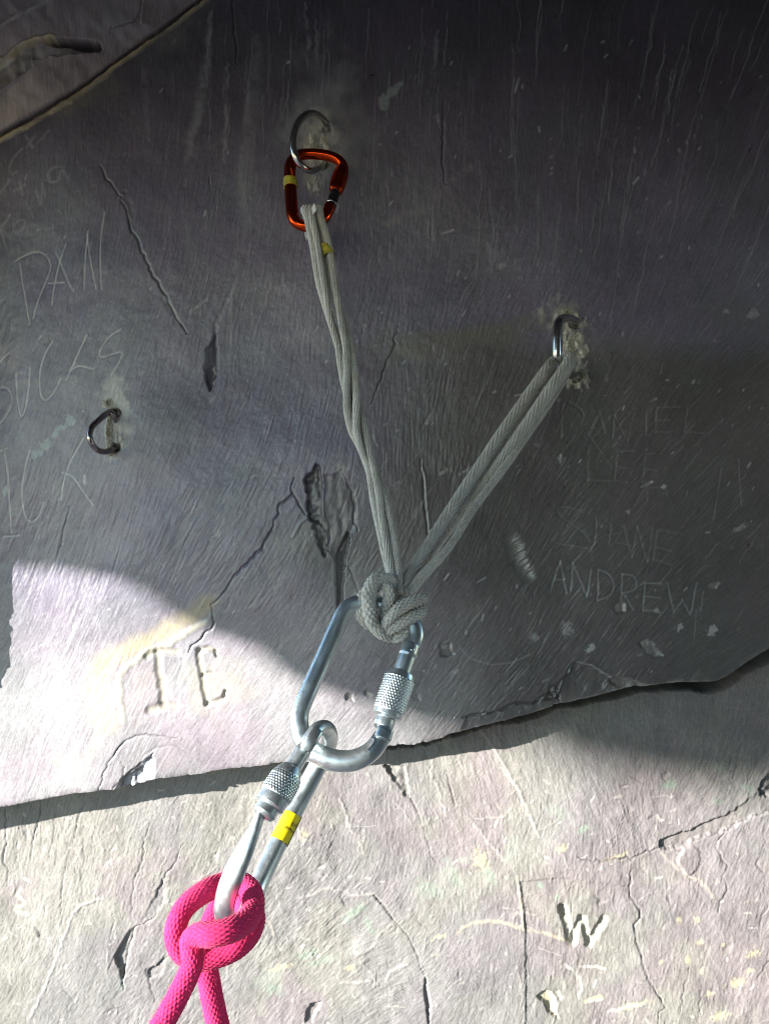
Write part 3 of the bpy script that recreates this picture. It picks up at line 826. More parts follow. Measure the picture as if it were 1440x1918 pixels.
for x, y, rx, ry in [(1405, 1780, 18, 7), (1380, 1835, 24, 10), (1400, 1812, 10, 5), (1310, 1815, 7, 6), (1285, 1795, 6, 9), (1325, 1860, 9, 7), (1185, 1885, 36, 6), (1345, 1900, 22, 8), (1300, 1718, 7, 7), (1268, 1720, 6, 7), (1308, 1760, 9, 6), (1350, 1763, 6, 5), (1235, 1797, 5, 7),
                       (1110, 1875, 24, 5), (825, 1757, 16, 5), (525, 1815, 22, 6), (655, 1815, 9, 8), (570, 1560, 8, 14), (1050, 1585, 12, 8), (900, 1610, 16, 20), (1150, 1600, 22, 6)]:
    D.stain(x, y, rx, ry, (0.43, 0.385, 0.25), 0.75, rot=-20, cell=6, hard=1.1)
for k in range(260):
    x = D.rng.uniform(0, 1440); y = D.rng.uniform(1450, 1930)
    D.stroke([(x, y), (x + D.rng.normal(0, 5), y + D.rng.normal(0, 5))], D.rng.uniform(2.2, 5), D.rng.choice([-0.0003, 0.0004]), (0.42, 0.40, 0.36), D.rng.uniform(0.2, 0.8), broken=1.5)
for k in range(110):
    x = D.rng.uniform(0, 1440); y = D.rng.uniform(1470, 1930)
    a = D.rng.normal(0.5, 0.7); L = D.rng.uniform(12, 60)
    D.stroke([(x, y), (x + math.sin(a) * L * 0.5, y - math.cos(a) * L * 0.5 + D.rng.normal(0, 4)), (x + math.sin(a) * L, y - math.cos(a) * L)], D.rng.uniform(2.0, 3.0), -0.0003, (0.40, 0.38, 0.34), D.rng.uniform(0.15, 0.5), jag=1.2, broken=1.2)
def z4(p): return z2(p, 2.769, 0, 1480)
def z5(p): return z2(p, 2.88, 500, 1440)
def z6(p): return z2(p, 2.667, 900, 1400)
for p, wd, dp in [([(785, 165), (748, 250), (745, 360), (705, 450), (688, 540), (683, 670)], 4.5, 0.0025), ([(960, 270), (935, 310), (905, 380), (845, 458), (862, 520), (855, 570), (800, 655), (750, 688), (715, 695)], 5, 0.003),
                  ([(715, 695), (690, 740), (670, 800), (650, 880), (635, 960), (630, 1010), (640, 1050)], 6, 0.004), ([(610, 900), (622, 970), (632, 1030)], 4, 0.002), ([(590, 870), (565, 920), (560, 955)], 4, 0.002),
                  ([(875, 860), (820, 905), (800, 940), (755, 940), (770, 1000), (785, 1060), (797, 1115)], 4.5, 0.0028), ([(440, -20), (438, 60), (405, 150), (388, 250)], 4.5, 0.0025), ([(205, 60), (207, 130), (175, 220), (158, 320), (150, 380)], 4.5, 0.0025),
                  ([(15, 100), (20, 250), (10, 390), (32, 430), (25, 520)], 5, 0.003), ([(338, 400), (322, 520), (315, 640)], 4, 0.002), ([(285, 130), (270, 250), (255, 350)], 4, 0.0018), ([(130, 190), (123, 290)], 3.5, 0.0012), ([(432, 250), (434, 400)], 3.5, 0.0012),
                  ([(635, 1130), (560, 1150), (552, 1170)], 3.5, 0.0015), ([(1228, 1150), (1216, 1200)], 3.5, 0.0015), ([(235, 600), (225, 660)], 3, 0.001), ([(600, 660), (570, 760), (573, 800)], 3, 0.001)]:
    crack(D, z4(p), wd, dp, jag=1.3)
D.patch(z4([(712, 700), (690, 760), (670, 830), (640, 960), (630, 1000), (618, 920), (590, 870), (640, 790), (665, 740)]), 0.003, (0.17, 0.165, 0.155), 0.6, wob=2.5, cell=9, rough=0.001, slope=(-0.00012, 0))
D.patch(z4([(850, 460), (858, 520), (850, 575), (800, 645), (735, 680), (760, 640), (800, 560)]), 0.0012, (0.215, 0.205, 0.21), 0.5, wob=2, cell=12, slope=(0.00004, 0))
D.patch(z4([(875, 845), (880, 870), (835, 965), (775, 985), (760, 950), (815, 910)]), 0.0018, (0.2, 0.19, 0.18), 0.5, wob=2, cell=8, rough=0.0005, slope=(-0.00008, 0))
D.stroke(z4([(540, 560), (430, 590), (380, 640), (345, 740), (310, 830), (230, 1030), (150, 1190)]), 4, -0.0006, (0.33, 0.31, 0.31), 0.5, jag=1)
D.stroke(z4([(95, 520), (70, 560), (110, 590), (60, 630), (125, 650)]), 7, 0.0008, (0.38, 0.36, 0.31), 0.6, jag=2)
for p, wd, dp in [([(765, 150), (800, 215), (828, 285)], 5, 0.003), ([(828, 285), (850, 350), (885, 480), (920, 520)], 3, 0.001), ([(575, 690), (625, 745), (655, 790), (682, 828)], 7, 0.004), ([(682, 828), (725, 870), (765, 920), (800, 990), (820, 1050), (838, 1095), (855, 1130)], 4, 0.0025),
                  ([(855, 1135), (856, 1200), (868, 1270), (874, 1378)], 11, 0.009), ([(975, 40), (985, 90), (1000, 150), (1015, 205)], 6, 0.003), ([(395, 695), (410, 725), (425, 755)], 5, 0.002), ([(1035, 1080), (1034, 1150)], 4, 0.002), ([(920, 650), (915, 690)], 5, 0.002)]:
    crack(D, z5(p), wd, dp, jag=1.0)
D.patch(z5([(625, -10), (740, -10), (755, 60), (770, 150), (760, 170), (720, 110), (690, 75)]), 0.003, (0.17, 0.165, 0.15), 0.75, wob=3, cell=7, rough=0.0012, slope=(-0.00005, 0))
D.patch(z5([(240, 1275), (285, 1270), (262, 1330), (240, 1380), (200, 1380), (215, 1310)]), 0.003, (0.17, 0.16, 0.155), 0.5, wob=2, cell=9, rough=0.0008)
# block edge right of centre
D.patch([(973, 1650), (980, 1700), (982, 1740), (984, 1800), (985, 1870), (984, 2000), (1700, 2000), (1700, 1900), (1500, 1760), (1200, 1660), (1050, 1640)], 0.0008, None, wob=1.0, cell=10, slope=(-0.000002, 0))
D.stroke([(968, 1640), (975, 1690), (980, 1740)], 4, -0.0006, (0.42, 0.37, 0.28), 0.6)
D.stroke(z5([(1025, 895), (1060, 860), (1130, 828), (1200, 820), (1300, 832), (1385, 858)]) + z6([(220, 900), (330, 925), (400, 950), (450, 978)]), 6, -0.0005, (0.42, 0.36, 0.26), 0.7, jag=1.4, broken=1.4)
for p in [[(180, 700), (330, 650), (480, 690), (580, 680)], [(400, 1160), (470, 1155), (560, 1150)], [(470, 1155), (475, 1240)], [(640, 1150), (660, 1100), (760, 1060)], [(480, 1000), (560, 975), (610, 900), (680, 850)], [(1260, 0), (1360, 110), (1440, 290)], [(390, 170), (450, 310), (530, 470)], [(1080, 260), (1180, 380), (1270, 490)], [(870, 0), (930, 130), (970, 260)]]:
    D.stroke(z5(p), 4.5, -0.0005, (0.38, 0.35, 0.32), 0.5, jag=2, broken=1.4)
D.stroke(z6([(-10, -100), (100, 60), (190, 210), (270, 400), (290, 440)]), 5, -0.0005, (0.34, 0.32, 0.29), 0.5, jag=1.5)
# stepped break running up to the right edge
crack(D, z6([(480, 535), (560, 560), (640, 550), (700, 545), (800, 522), (888, 492)]), 6, 0.003, jag=2.4)
D.patch(z6([(888, 450), (960, 430), (1060, 395), (1120, 370), (1200, 340), (1260, 300), (1320, 262), (1400, 190), (1450, 140), (2200, -300), (2200, 0), (1450, 305), (1390, 330), (1300, 358), (1210, 408), (1060, 455), (930, 505), (890, 490)]), 0.0020, (0.175, 0.165, 0.15), 0.45, wob=4, cell=9, rough=0.0003, slope=(0, 0.00003))
crack(D, z6([(930, 505), (1060, 455), (1210, 408), (1300, 360), (1440, 308)]), 4, 0.002, jag=2)
D.patch(z6([(1370, 190), (1450, 130), (1600, 40), (1600, 130), (1450, 230), (1390, 235)]), 0.005, (0.12, 0.12, 0.125), 0.6, wob=5, cell=8, rough=0.0022)
for p, wd, dp in [([(745, 600), (735, 680), (738, 735), (790, 800), (790, 840), (758, 880), (768, 960), (800, 1040), (820, 1120), (850, 1180), (885, 1240), (920, 1300), (890, 1320), (885, 1380)], 5.5, 0.0035),
                  ([(1212, 405), (1160, 480), (1190, 550), (1220, 580), (1190, 650)], 4.5, 0.0025), ([(1200, 640), (1218, 700), (1180, 770), (1175, 810)], 4.5, 0.0025), ([(1290, 400), (1268, 440)], 4, 0.002), ([(1010, 620), (1040, 650), (1065, 648)], 5, 0.003), ([(1100, 1180), (1085, 1290), (1100, 1340)], 4, 0.002), ([(450, 95), (449, 210)], 3.5, 0.0015),
                  ([(1350, 880), (1375, 935), (1380, 860), (1420, 770)], 4, 0.002), ([(1030, 1090), (1010, 1200), (985, 1330)], 4, 0.0018), ([(770, 1170), (765, 1250)], 3.5, 0.0015), ([(1380, 540), (1362, 575), (1400, 615)], 4.5, 0.002), ([(1140, 940), (1120, 1010)], 3.5, 0.0015), ([(1370, 1130), (1420, 1060), (1440, 1040)], 4, 0.002)]:
    crack(D, z6(p), wd, dp, jag=1.5)
D.patch(z6([(980, 560), (1000, 500), (1040, 475), (1080, 500), (1090, 550), (1060, 610), (1020, 620)]), -0.0015, (0.205, 0.18, 0.18), 0.5, wob=4, cell=14, slope=(0.00003, 0))
D.stroke(z6([(900, 520), (960, 580), (1030, 640), (1090, 650), (1150, 735)]), 6, -0.0006, (0.36, 0.33, 0.28), 0.6, jag=1.5, broken=1.5)
# carved W and the yellow chip below it
for p, wd in [([(404, 790), (418, 840), (435, 900), (457, 968)], 12), ([(492, 842), (475, 900), (460, 962)], 8), ([(508, 842), (520, 900), (537, 978)], 8), ([(612, 852), (580, 905), (540, 980)], 11)]:
    D.stroke(z6(p), wd, 0.0030, (0.42, 0.40, 0.34), 0.8, jag=0.9, soft=0.7)
    for q in D.jag(z6(p), 2.0, 3.0):
        D.stroke([q + D.rng.normal(0, 3, 2), q + D.rng.normal(0, 3, 2)], 3.4, D.rng.choice([-0.0003, 0.0004]), (0.36, 0.34, 0.28), 0.3)
D.patch(z6([(385, 780), (420, 782), (430, 830), (400, 850)]), 0.003, (0.2, 0.19, 0.16), 0.5, wob=2, cell=7, rough=0.001)
D.patch(z6([(280, 1250), (330, 1225), (360, 1235), (378, 1290), (392, 1370), (350, 1330), (320, 1290)]), 0.004, (0.45, 0.40, 0.28), 0.8, wob=3, cell=7, rough=0.0012, slope=(-0.0001, 0))
D.patch(z6([(365, 1225), (400, 1225), (410, 1270), (395, 1280)]), 0.0015, (0.40, 0.38, 0.33), 0.7, wob=2, cell=7)
for p in [[(430, 1090), (500, 1160), (510, 1220), (495, 1260)], [(500, 1100), (620, 1110)], [(550, 1275), (610, 1265)], [(570, 1200), (580, 1170)], [(640, 1330), (800, 1290)]]:
    D.stroke(z6(p), 5, -0.0004, (0.46, 0.44, 0.40), 0.7, jag=2, broken=1.5)


for k in range(54):                          # small lifted flakes and hairline breaks
    x = D.rng.uniform(-40, 1480); y = D.rng.uniform(1440, 1960)
    a = D.rng.uniform(0, 6.28); L = D.rng.uniform(10, 46); q = [(x, y)]
    for j in range(3):
        a += D.rng.normal(0, 0.7)
        q.append((q[-1][0] + math.cos(a) * L / 3, q[-1][1] + math.sin(a) * L / 3))
    if k % 3 == 0:
        crack(D, q, 3.6, 0.0012, jag=1.2, dark=0.3)
    elif k % 3 == 1:
        D.patch(q + [(q[1][0] + D.rng.normal(0, 14), q[1][1] + D.rng.normal(0, 14))], D.rng.uniform(0.0004, 0.0011), (0.25, 0.235, 0.215), 0.4, wob=4, cell=8, slope=(D.rng.normal(0, 0.00003), D.rng.normal(0, 0.00003)))
    else:
        D.stroke(q, 4, -0.0004, (0.34, 0.31, 0.27), 0.5, jag=1.5, broken=1.3)


def crisp(R, kc, kh):
    for A, kk in ((R.C, kc), (R.H, kh)):
        B = A.copy()
        for _ in range(2):
            B[1:-1, 1:-1] = (2 * B[1:-1, 1:-1] + B[:-2, 1:-1] + B[2:, 1:-1] + B[1:-1, :-2] + B[1:-1, 2:]) / 6
        A += kk * (A - B)
    np.clip(R.C, 0.015, 0.8, out=R.C)


crisp(U, 0.9, 0.4)
crisp(D, 0.9, 0.3)


# ---------------------------------------------------------------- the rock meshes
def columns(step):
    dense = np.arange(-24, 1465, step)
    a = -24 - np.cumsum(np.geomspace(3, 60, 34)); b = dense[-1] + np.cumsum(np.geomspace(3, 60, 34))
    return np.concatenate([a[::-1], dense, b])


cx = columns(2.0)
nc = len(cx)
ey = edge_y(cx)
top_coarse = -24 - np.cumsum(np.geomspace(3, 60, 30))[::-1]
rows = []
nd = 770
for r in range(len(top_coarse)):
    rows.append(np.full(nc, top_coarse[r]))
for r in range(nd):
    rows.append(-24 + (ey + 24) * r / (nd - 1))
PY = np.array(rows); PX = np.broadcast_to(cx, PY.shape)
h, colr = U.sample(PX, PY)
# past the frame the slab bulges a little so that it reads as a quarry face
VX = (PX - 720) * WALL / FPX; VZ = (959 - PY) * WALL / FPX; VY = -h
lipn = np.convolve(_er.normal(0, 1, nc), np.ones(7) / 7, 'same')
extra_py = [ey + 1.2, ey + 1.0 + lipn, ey - 1.0 + 2 * lipn, ey - 3.0 + 2 * lipn]
extra_y = [0.003, 0.012, 0.025, 0.40]
VXl, VYl, VZl, Cl = [VX], [VY], [VZ], [colr]
for q, yy in zip(extra_py, extra_y):
    VXl.append(VX[-1:]); VZl.append(((959 - q) * WALL / FPX)[None]); VYl.append((VY[-1] + yy + 0.001 * _er.normal(0, 1, nc))[None]); Cl.append((colr[-1:] * 0.9))
VX, VY, VZ, CC = np.vstack(VXl), np.vstack(VYl), np.vstack(VZl), np.vstack(Cl)
nr = VX.shape[0]
V = np.stack([VX, VY, VZ], -1).reshape(-1, 3)
F = grid_faces(nr, nc)[:, ::-1]
PYf = np.vstack([PY] + [q[None] for q in extra_py])
cen_x = np.broadcast_to(cx, (nr, nc)).reshape(-1)[F].mean(1); cen_y = PYf.reshape(-1)[F].mean(1)
isband = cen_y < seam_y(cen_x)
CC = CC.reshape(-1, 3)


def sub(mask):
    f = F[mask]
    used, inv = np.unique(f.ravel(), return_inverse=True)
    return V[used], inv.reshape(-1, 4), CC[used]


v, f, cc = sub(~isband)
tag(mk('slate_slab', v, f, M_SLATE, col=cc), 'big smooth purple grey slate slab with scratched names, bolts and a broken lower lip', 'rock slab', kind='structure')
v, f, cc = sub(isband)
tag(mk('upper_rock_band', v, f, M_SLATE, col=cc), 'brown ledged rock band above the slanting seam in the top corner', 'rock', kind='structure')

emin = 1150
rows = [np.full(nc, q) for q in (1085, 1100, 1120, 1140)] + [np.full(nc, q) for q in np.arange(emin, 1945, 2.0)] + [np.full(nc, 1945 + q) for q in np.cumsum(np.geomspace(3, 60, 30))]
PY = np.array(rows); PX = np.broadcast_to(cx, PY.shape)
# at the far left the face must reach down to the slab's own edge only; it runs on behind the slab
h, colr = D.sample(PX, PY)
V2 = np.stack([(PX - 720) * LOW / FPX, (LOW - WALL) - h, (959 - PY) * LOW / FPX], -1).reshape(-1, 3)
tag(mk('lower_rock_face', V2, grid_faces(len(rows), nc)[:, ::-1], M_LOWER, col=colr.reshape(-1, 3)), 'rough pale sunlit rock face stepped back below the slab, with a carved W', 'rock face', kind='structure')

# ---------------------------------------------------------------- overhanging rock out of view that shades the slab, plus added sky blockers
BOUND = [(-500, 1040, 0), (-150, 1062, 0), (25, 1068, 0), (130, 1068, 0), (195, 1080, 0), (250, 1090, 0), (285, 1098, 0), (320, 1130, 0), (350, 1158, 0), (400, 1185, 0), (470, 1205, 0), (505, 1228, 0), (545, 1262, 0), (600, 1292, 0), (700, 1320, 0), (780, 1345, 0),
         (860, 1362, 0), (930, 1372, 1), (1100, 1362, 1), (1300, 1350, 1), (1450, 1345, 1), (1560, 1340, 1), (1640, 1292, 1), (1700, 1235, 1), (1770, 1195, 1)]
ys_c = -1.0
pts = []
for px, py, low in BOUND:
    d = LOW if low else WALL
    p = P(px, py, d)
    t = p[1] - ys_c
    pts.append((p[0] - SUN[0] * t, p[2] - SUN[2] * t))
pts = np.array(pts)
ux = np.linspace(pts[0, 0], pts[-1, 0], 260)
uz = np.interp(ux, pts[:, 0], pts[:, 1])
rr = np.random.default_rng(5)
uz = uz + np.convolve(rr.normal(0, 1, 260), np.ones(5) / 5, 'same') * 0.003
nv = 24
tt = np.linspace(0, 1, nv)[:, None]
front = np.stack([np.broadcast_to(ux, (nv, 260)), np.full((nv, 260), ys_c) + 0.02 * np.sin(ux * 9)[None] * tt - 0.12 * tt, uz[None] * (1 - tt) + 1.15 * tt], -1)
back = np.stack([np.broadcast_to(ux, (nv, 260)), np.full((nv, 260), ys_c - 0.5) - 0.1 * tt, (uz[None] + 0.45) * (1 - tt) + 1.15 * tt], -1)
ring = np.concatenate([front[::-1], back], 0)
Vc = [ring.reshape(-1, 3)]; Fc = [grid_faces(2 * nv, 260)]; off = 2 * nv * 260


LOBE = [(860, 1340), (900, 1362), (930, 1376), (985, 1402), (1040, 1424), (1150, 1448), (1250, 1468), (1380, 1486), (1440, 1490), (1470, 1470), (1496, 1430)]
lf = []
for px, py in LOBE:                          # added farther spur of unseen rock, so its shade has a softer edge
    p = P(px, py, LOW); t = p[1] + 3.2
    lf.append((p[0] - SUN[0] * t, p[2] - SUN[2] * t))
lf = np.array(lf)
lx = np.linspace(lf[0, 0], lf[-1, 0], 80); lz = np.interp(lx, lf[:, 0], lf[:, 1])
t3 = np.linspace(0, 1, 12)[:, None]
spur = np.concatenate([np.stack([np.broadcast_to(lx, (12, 80)), np.full((12, 80), -3.2) - 0.1 * t3, lz[None] * (1 - t3) + 2.4 * t3], -1)[::-1],
                       np.stack([np.broadcast_to(lx, (12, 80)), np.full((12, 80), -3.5) - 0.1 * t3, (lz[None] + 0.25) * (1 - t3) + 2.4 * t3], -1)], 0)
Vc.append(spur.reshape(-1, 3)); Fc.append(grid_faces(24, 80) + off); off += 24 * 80


def rough_sheet(p00, p10, p01, p11, n=40, amp=0.04, seed=1):
    """A rough unseen sheet of rock between four corners, to block sky."""
    g = np.random.default_rng(seed)
    a = np.linspace(0, 1, n)
    A, B = np.meshgrid(a, a)
    q = [np.array(x, float) for x in (p00, p10, p01, p11)]
    S = q[0] * ((1 - A) * (1 - B))[..., None] + q[1] * (A * (1 - B))[..., None] + q[2] * ((1 - A) * B)[..., None] + q[3] * (A * B)[..., None]
    nrm = np.cross(q[1] - q[0], q[2] - q[0]); nrm /= np.linalg.norm(nrm)
    nz = g.normal(0, 1, (n, n))
    for _ in range(3):
        nz = (nz + np.roll(nz, 1, 0) + np.roll(nz, -1, 0) + np.roll(nz, 1, 1) + np.roll(nz, -1, 1)) / 5
    return (S + nrm * (amp * nz * 2)[..., None]).reshape(-1, 3), grid_faces(n, n)


SHEETS = [((-1.1, 0.05, 0.80), (2.6, 0.05, 0.80), (-1.1, -1.5, 0.46), (2.6, -1.5, 0.46)),          # added roof, unseen, darkens the top of the slab
          ((-0.02, -1.2, -1.2), (2.6, -0.6, -1.2), (-0.10, -1.3, 0.85), (2.6, -0.7, 0.85)),         # added buttress, unseen, blocks sky from the right and front
          ((-1.1, -1.5, 0.46), (2.6, -1.5, 0.46), (-1.1, -1.7, 1.6), (2.6, -1.7, 1.6))]             # lip of the added roof, also blocks sky
for k, q in enumerate(SHEETS):
    v, f = rough_sheet(*q, seed=k)
    Vc.append(v); Fc.append(f + off); off += len(v)
tag(mk('overhang_and_sky_blockers', np.vstack(Vc), np.vstack(Fc), M_CLIFF), 'unseen overhanging rock that shades the slab, with roof, buttress and spur added to shape the light', 'rock overhang', kind='structure')
g = 40.0
tag(mk('ground', [(-g, -g, -1.5), (g, -g, -1.5), (g, g, -1.5), (-g, g, -1.5)], [(0, 1, 2, 3)], M_GROUND, smooth=False), 'bare slate quarry floor below the wall', 'ground', kind='structure')


# ---------------------------------------------------------------- glue-in bolts
def resin(parent, px, py, rx, ry, rot, seed, height=0.006, hollow=0.0, colr=(0.60, 0.57, 0.48), d=WALL):
    """A ragged lump of set resin and drill dust round a bolt's legs."""
    g = np.random.default_rng(seed)
    nr_, na = 16, 56
    th = np.linspace(0, 2 * np.pi, na, endpoint=False)
    w1 = 1 + 0.16 * np.sin(2 * th + g.random() * 6) + 0.12 * np.sin(3 * th + g.random() * 6) + 0.10 * np.sin(7 * th + g.random() * 6) + g.normal(0, 0.05, na)
    r = np.linspace(0.02, 1, nr_)[:, None]
    u = r * w1 * np.cos(th) * rx; vv = r * w1 * np.sin(th) * ry
    a = math.radians(rot)
    qx = px + u * math.cos(a) - vv * math.sin(a); qy = py + u * math.sin(a) + vv * math.cos(a)
    hh, _ = U.sample(qx, qy)
    lump = height * (1 - r ** 2.2) * (0.55 + 0.35 * np.sin(qx * 0.35 + seed) * np.cos(qy * 0.21) + g.normal(0, 0.22, (nr_, na))) - hollow * np.exp(-(u / (rx * 0.35)) ** 2) * (1 - r ** 4)
    lump = lump - 0.0009 * (r ** 6)
    Vr = np.stack([(qx - 720) * d / FPX, -(hh + lump), (959 - qy) * d / FPX], -1).reshape(-1, 3)
    cc = np.array(colr)[None, :] * (1 + 0.22 * g.normal(0, 1, (nr_ * na, 1)).clip(-2, 2) * 0.7)
    Fr = grid_faces(nr_, na, wrap=True)
    return mk('resin_collar', Vr, Fr[:, ::-1], M_RESIN, parent, col=cc)


def bolt(name, rows, mat, label, collars, seg=20, group='glue-in bolts in the slate slab'):
    path, ra, rb = from_px(rows, 90)
    e = empty(name, path[0], label, 'climbing bolt', group)
    V, F_, T_ = tube(path, ra, seg=seg)
    mk('ring', V, F_, mat, e, T_)
    for c_ in collars:
        resin(e, *c_)
    return e


b1 = bolt('ring_bolt', [(612, 232, 0.812, 6.2), (604, 222, 0.797, 6.2), (592, 214, 0.782, 6.4), (576, 214, 0.770, 6.6), (560, 228, 0.760, 6.8), (551, 250, 0.755, 6.8), (549, 274, 0.753, 6.8), (555, 296, 0.753, 6.6), (566, 312, 0.757, 6.4), (582, 320, 0.768, 6.2), (598, 314, 0.785, 6), (608, 302, 0.812, 6)],
          M_BOLT, 'round stainless ring bolt at the top holding the orange carabiner', [(594, 262, 22, 54, 3, 1, 0.004, 0.003)])
b2 = bolt('staple_bolt', [(1082, 606, 0.812, 8.2), (1072, 599, 0.796, 8.2), (1058, 596, 0.780, 8.4), (1047, 602, 0.767, 8.6), (1043, 622, 0.761, 8.8), (1042, 648, 0.759, 8.8), (1043, 672, 0.760, 8.6), (1051, 692, 0.768, 8.4), (1068, 702, 0.786, 8.2), (1084, 704, 0.812, 8)],
          M_BOLT, 'shiny upright staple bolt threaded by the right leg of the grey sling', [(1076, 648, 19, 46, -8, 2, 0.004, 0.0025), (1084, 702, 15, 9, 0, 3, 0.004, 0.0, (0.42, 0.38, 0.28)), (1062, 586, 16, 12, 0, 5, 0.002, 0.0, (0.36, 0.35, 0.28))])
b3 = bolt('bent_bolt', [(222, 775, 0.812, 6.5), (211, 771, 0.797, 6.3), (200, 775, 0.784, 6.0), (186, 787, 0.770, 5.6), (173, 800, 0.760, 5.4), (168.5, 815, 0.756, 5.4), (172, 830, 0.757, 5.4), (184, 843, 0.766, 5.5), (198, 846, 0.778, 5.6), (212, 842, 0.792, 5.8), (222, 840, 0.812, 6)],
          M_OLDBOLT, 'dark tarnished bolt loop on its own at the left, empty and bent to a point', [(209, 812, 9, 34, -3, 7, 0.004, 0.0), (206, 757, 11, 12, 0, 8, 0.004, 0.0), (214, 851, 10, 6, 0, 9, 0.0035, 0.0)])
# rust-brown weld plate at the upper foot of the old bolt
path, ra, rb = from_px([(205, 768, 0.79, 3), (213, 776, 0.788, 8), (216, 790, 0.793, 4)], 12)
V, F_, T_ = tube(path, ra, ra * 0.6, seg=12)
mk('weld', V, F_, M_OLDBOLT, b3, T_)


# ---------------------------------------------------------------- knurled sleeves and carabiners
def knurl(n_round, pitch, amp):
    def f(s, th):
        u = n_round * th / (2 * np.pi) + s / pitch
        q = n_round * th / (2 * np.pi) - s / pitch
        return amp * (np.minimum(np.abs((u % 1) - 0.5), np.abs((q % 1) - 0.5)) * 4 - 0.6)
    return f


def lathe(p0, p1, prof, n=40, seg=32, disp=None, dzone=None):
    """A turned piece from p0 to p1; prof [(t, radius m)], disp only inside dzone (t0, t1)."""
    p0, p1 = np.array(p0), np.array(p1)
    t = np.unique(np.concatenate([np.linspace(0, 1, n)] + [np.array([a, min(1, a + 1e-3)]) for a, _ in prof]))
    r = np.interp(t, [a for a, _ in prof], [b for _, b in prof])
    L = np.linalg.norm(p1 - p0)
    path = p0[None] * (1 - t[:, None]) + p1[None] * t[:, None]
    dd = None
    if disp is not None:
        def dd(s, th):
            tt_ = s / L
            return disp(s, th) * ((tt_ > dzone[0]) & (tt_ < dzone[1]))
    return tube(path, r, seg=seg, disp=dd)


def on_line(a, b, t):
    return np.array(a) * (1 - t) + np.array(b) * t


# orange carabiner clipped to the ring bolt
oc = empty('locking_carabiner', P(590, 355, 0.752), 'orange anodised locking carabiner hanging from the top ring bolt', 'carabiner', 'carabiners of the anchor')
rows = [(645, 318, 0.766, 9), (638, 304, 0.7665, 9.5), (622, 294, 0.767, 9.6), (596, 289, 0.768, 9.6), (570, 289, 0.768, 9.8), (556, 294, 0.767, 10.5), (546, 306, 0.766, 11), (543, 322, 0.763, 11.3), (544, 345, 0.758, 11.5), (546, 380, 0.750, 12), (548, 400, 0.744, 12), (554, 415, 0.740, 11), (570, 423, 0.737, 10.5),
        (590, 421, 0.736, 10.5), (606, 409, 0.738, 11), (614, 396, 0.741, 11), (619, 384, 0.743, 10.5)]
path, ra, rb = from_px(rows, 150)
V, F_, T_ = tube(path, ra, seg=28)
mk('frame', V, F_, M_ORANGE, oc, T_)
g0, g1 = P(619, 388, 0.742), P(643, 312, 0.766)
mpx = 0.752 / FPX
V, F_, T_ = lathe(on_line(g0, g1, 0.0), on_line(g0, g1, 1.0), [(0, 9.5 * mpx), (0.9, 9.5 * mpx), (1, 8 * mpx)], seg=24)
mk('gate', V, F_, M_BLACK, oc, T_)
V, F_, T_ = lathe(on_line(g0, g1, 0.05), on_line(g0, g1, 0.08), [(0, 9 * mpx), (0.5, 10.6 * mpx), (1, 9 * mpx)], n=8)
mk('gate_ring', V, F_, M_BOLT, oc, T_)
V, F_, T_ = lathe(on_line(g0, g1, 0.36), on_line(g0, g1, 0.97), [(0, 11 * mpx), (0.06, 13.2 * mpx), (0.2, 14.6 * mpx), (0.6, 15 * mpx), (0.85, 13.5 * mpx), (1, 10.5 * mpx)], n=60, seg=60, disp=knurl(12, 0.0045, 0.00035), dzone=(0.22, 0.75))
mk('sleeve', V, F_, M_ORANGE, oc, T_)
path, ra, rb = from_px([(543.5, 337, 0.7595, 12.2), (544, 344, 0.758, 12.5), (544.5, 351, 0.7565, 12.2)], 14)
gq = np.random.default_rng(9)
V, F_, T_ = tube(path, ra * 1.02, seg=28, disp=lambda s, th: 0.0003 * np.sin(3 * th + s * 900) + 0.0002)
mk('marking_tape', V, F_, M_OLDYELLOW, oc, T_)

# upper steel carabiner, from the knot
sc1 = empty('steel_carabiner', P(665, 1290, 0.50), 'large plain steel screwgate carabiner hanging from the sling knot', 'carabiner', 'carabiners of the anchor')


def d1(py): return 0.525 - (py - 1130) * 0.045 / 300


rows = [(769, 1212, 15.5), (778, 1193, 15.5), (774, 1172, 15.5), (756, 1153, 15.5), (722, 1136, 15.5), (688, 1128, 15.5), (662, 1133, 16), (645, 1146, 16.3), (631, 1174, 16.5), (600, 1245, 16.8), (568, 1317, 17), (560, 1350, 17.5), (568, 1386, 18.5), (590, 1410, 19.5), (625, 1424, 20), (662, 1424, 19.5), (694, 1408, 18.5), (716, 1380, 17), (721, 1368, 16)]
path, ra, rb = from_px([(x, y, d1(y), r) for x, y, r in rows], 260)
T_s, N_s, B_s = frames(path, np.array([0.0, -1.0, 0.15]))
V, F_, T_ = tube(path, ra * 0.98, rb * 1.0, seg=36, up=np.array([0.0, -1.0, 0.15]), power=0.9)
mk('frame', V, F_, M_STEEL, sc1, T_)
h0, h1 = P(770, 1208, d1(1208)), P(716, 1366, d1(1366))
m1 = 0.507 / FPX
V, F_, T_ = lathe(on_line(h0, h1, -0.03), on_line(h0, h1, 1.0), [(0, 15 * m1), (0.04, 17.5 * m1), (0.14, 18 * m1), (0.17, 17 * m1), (0.85, 17.5 * m1), (0.93, 18.5 * m1), (0.97, 18.5 * m1), (1, 16 * m1)], n=50, seg=36)
mk('gate', V, F_, M_STEEL, sc1, T_)
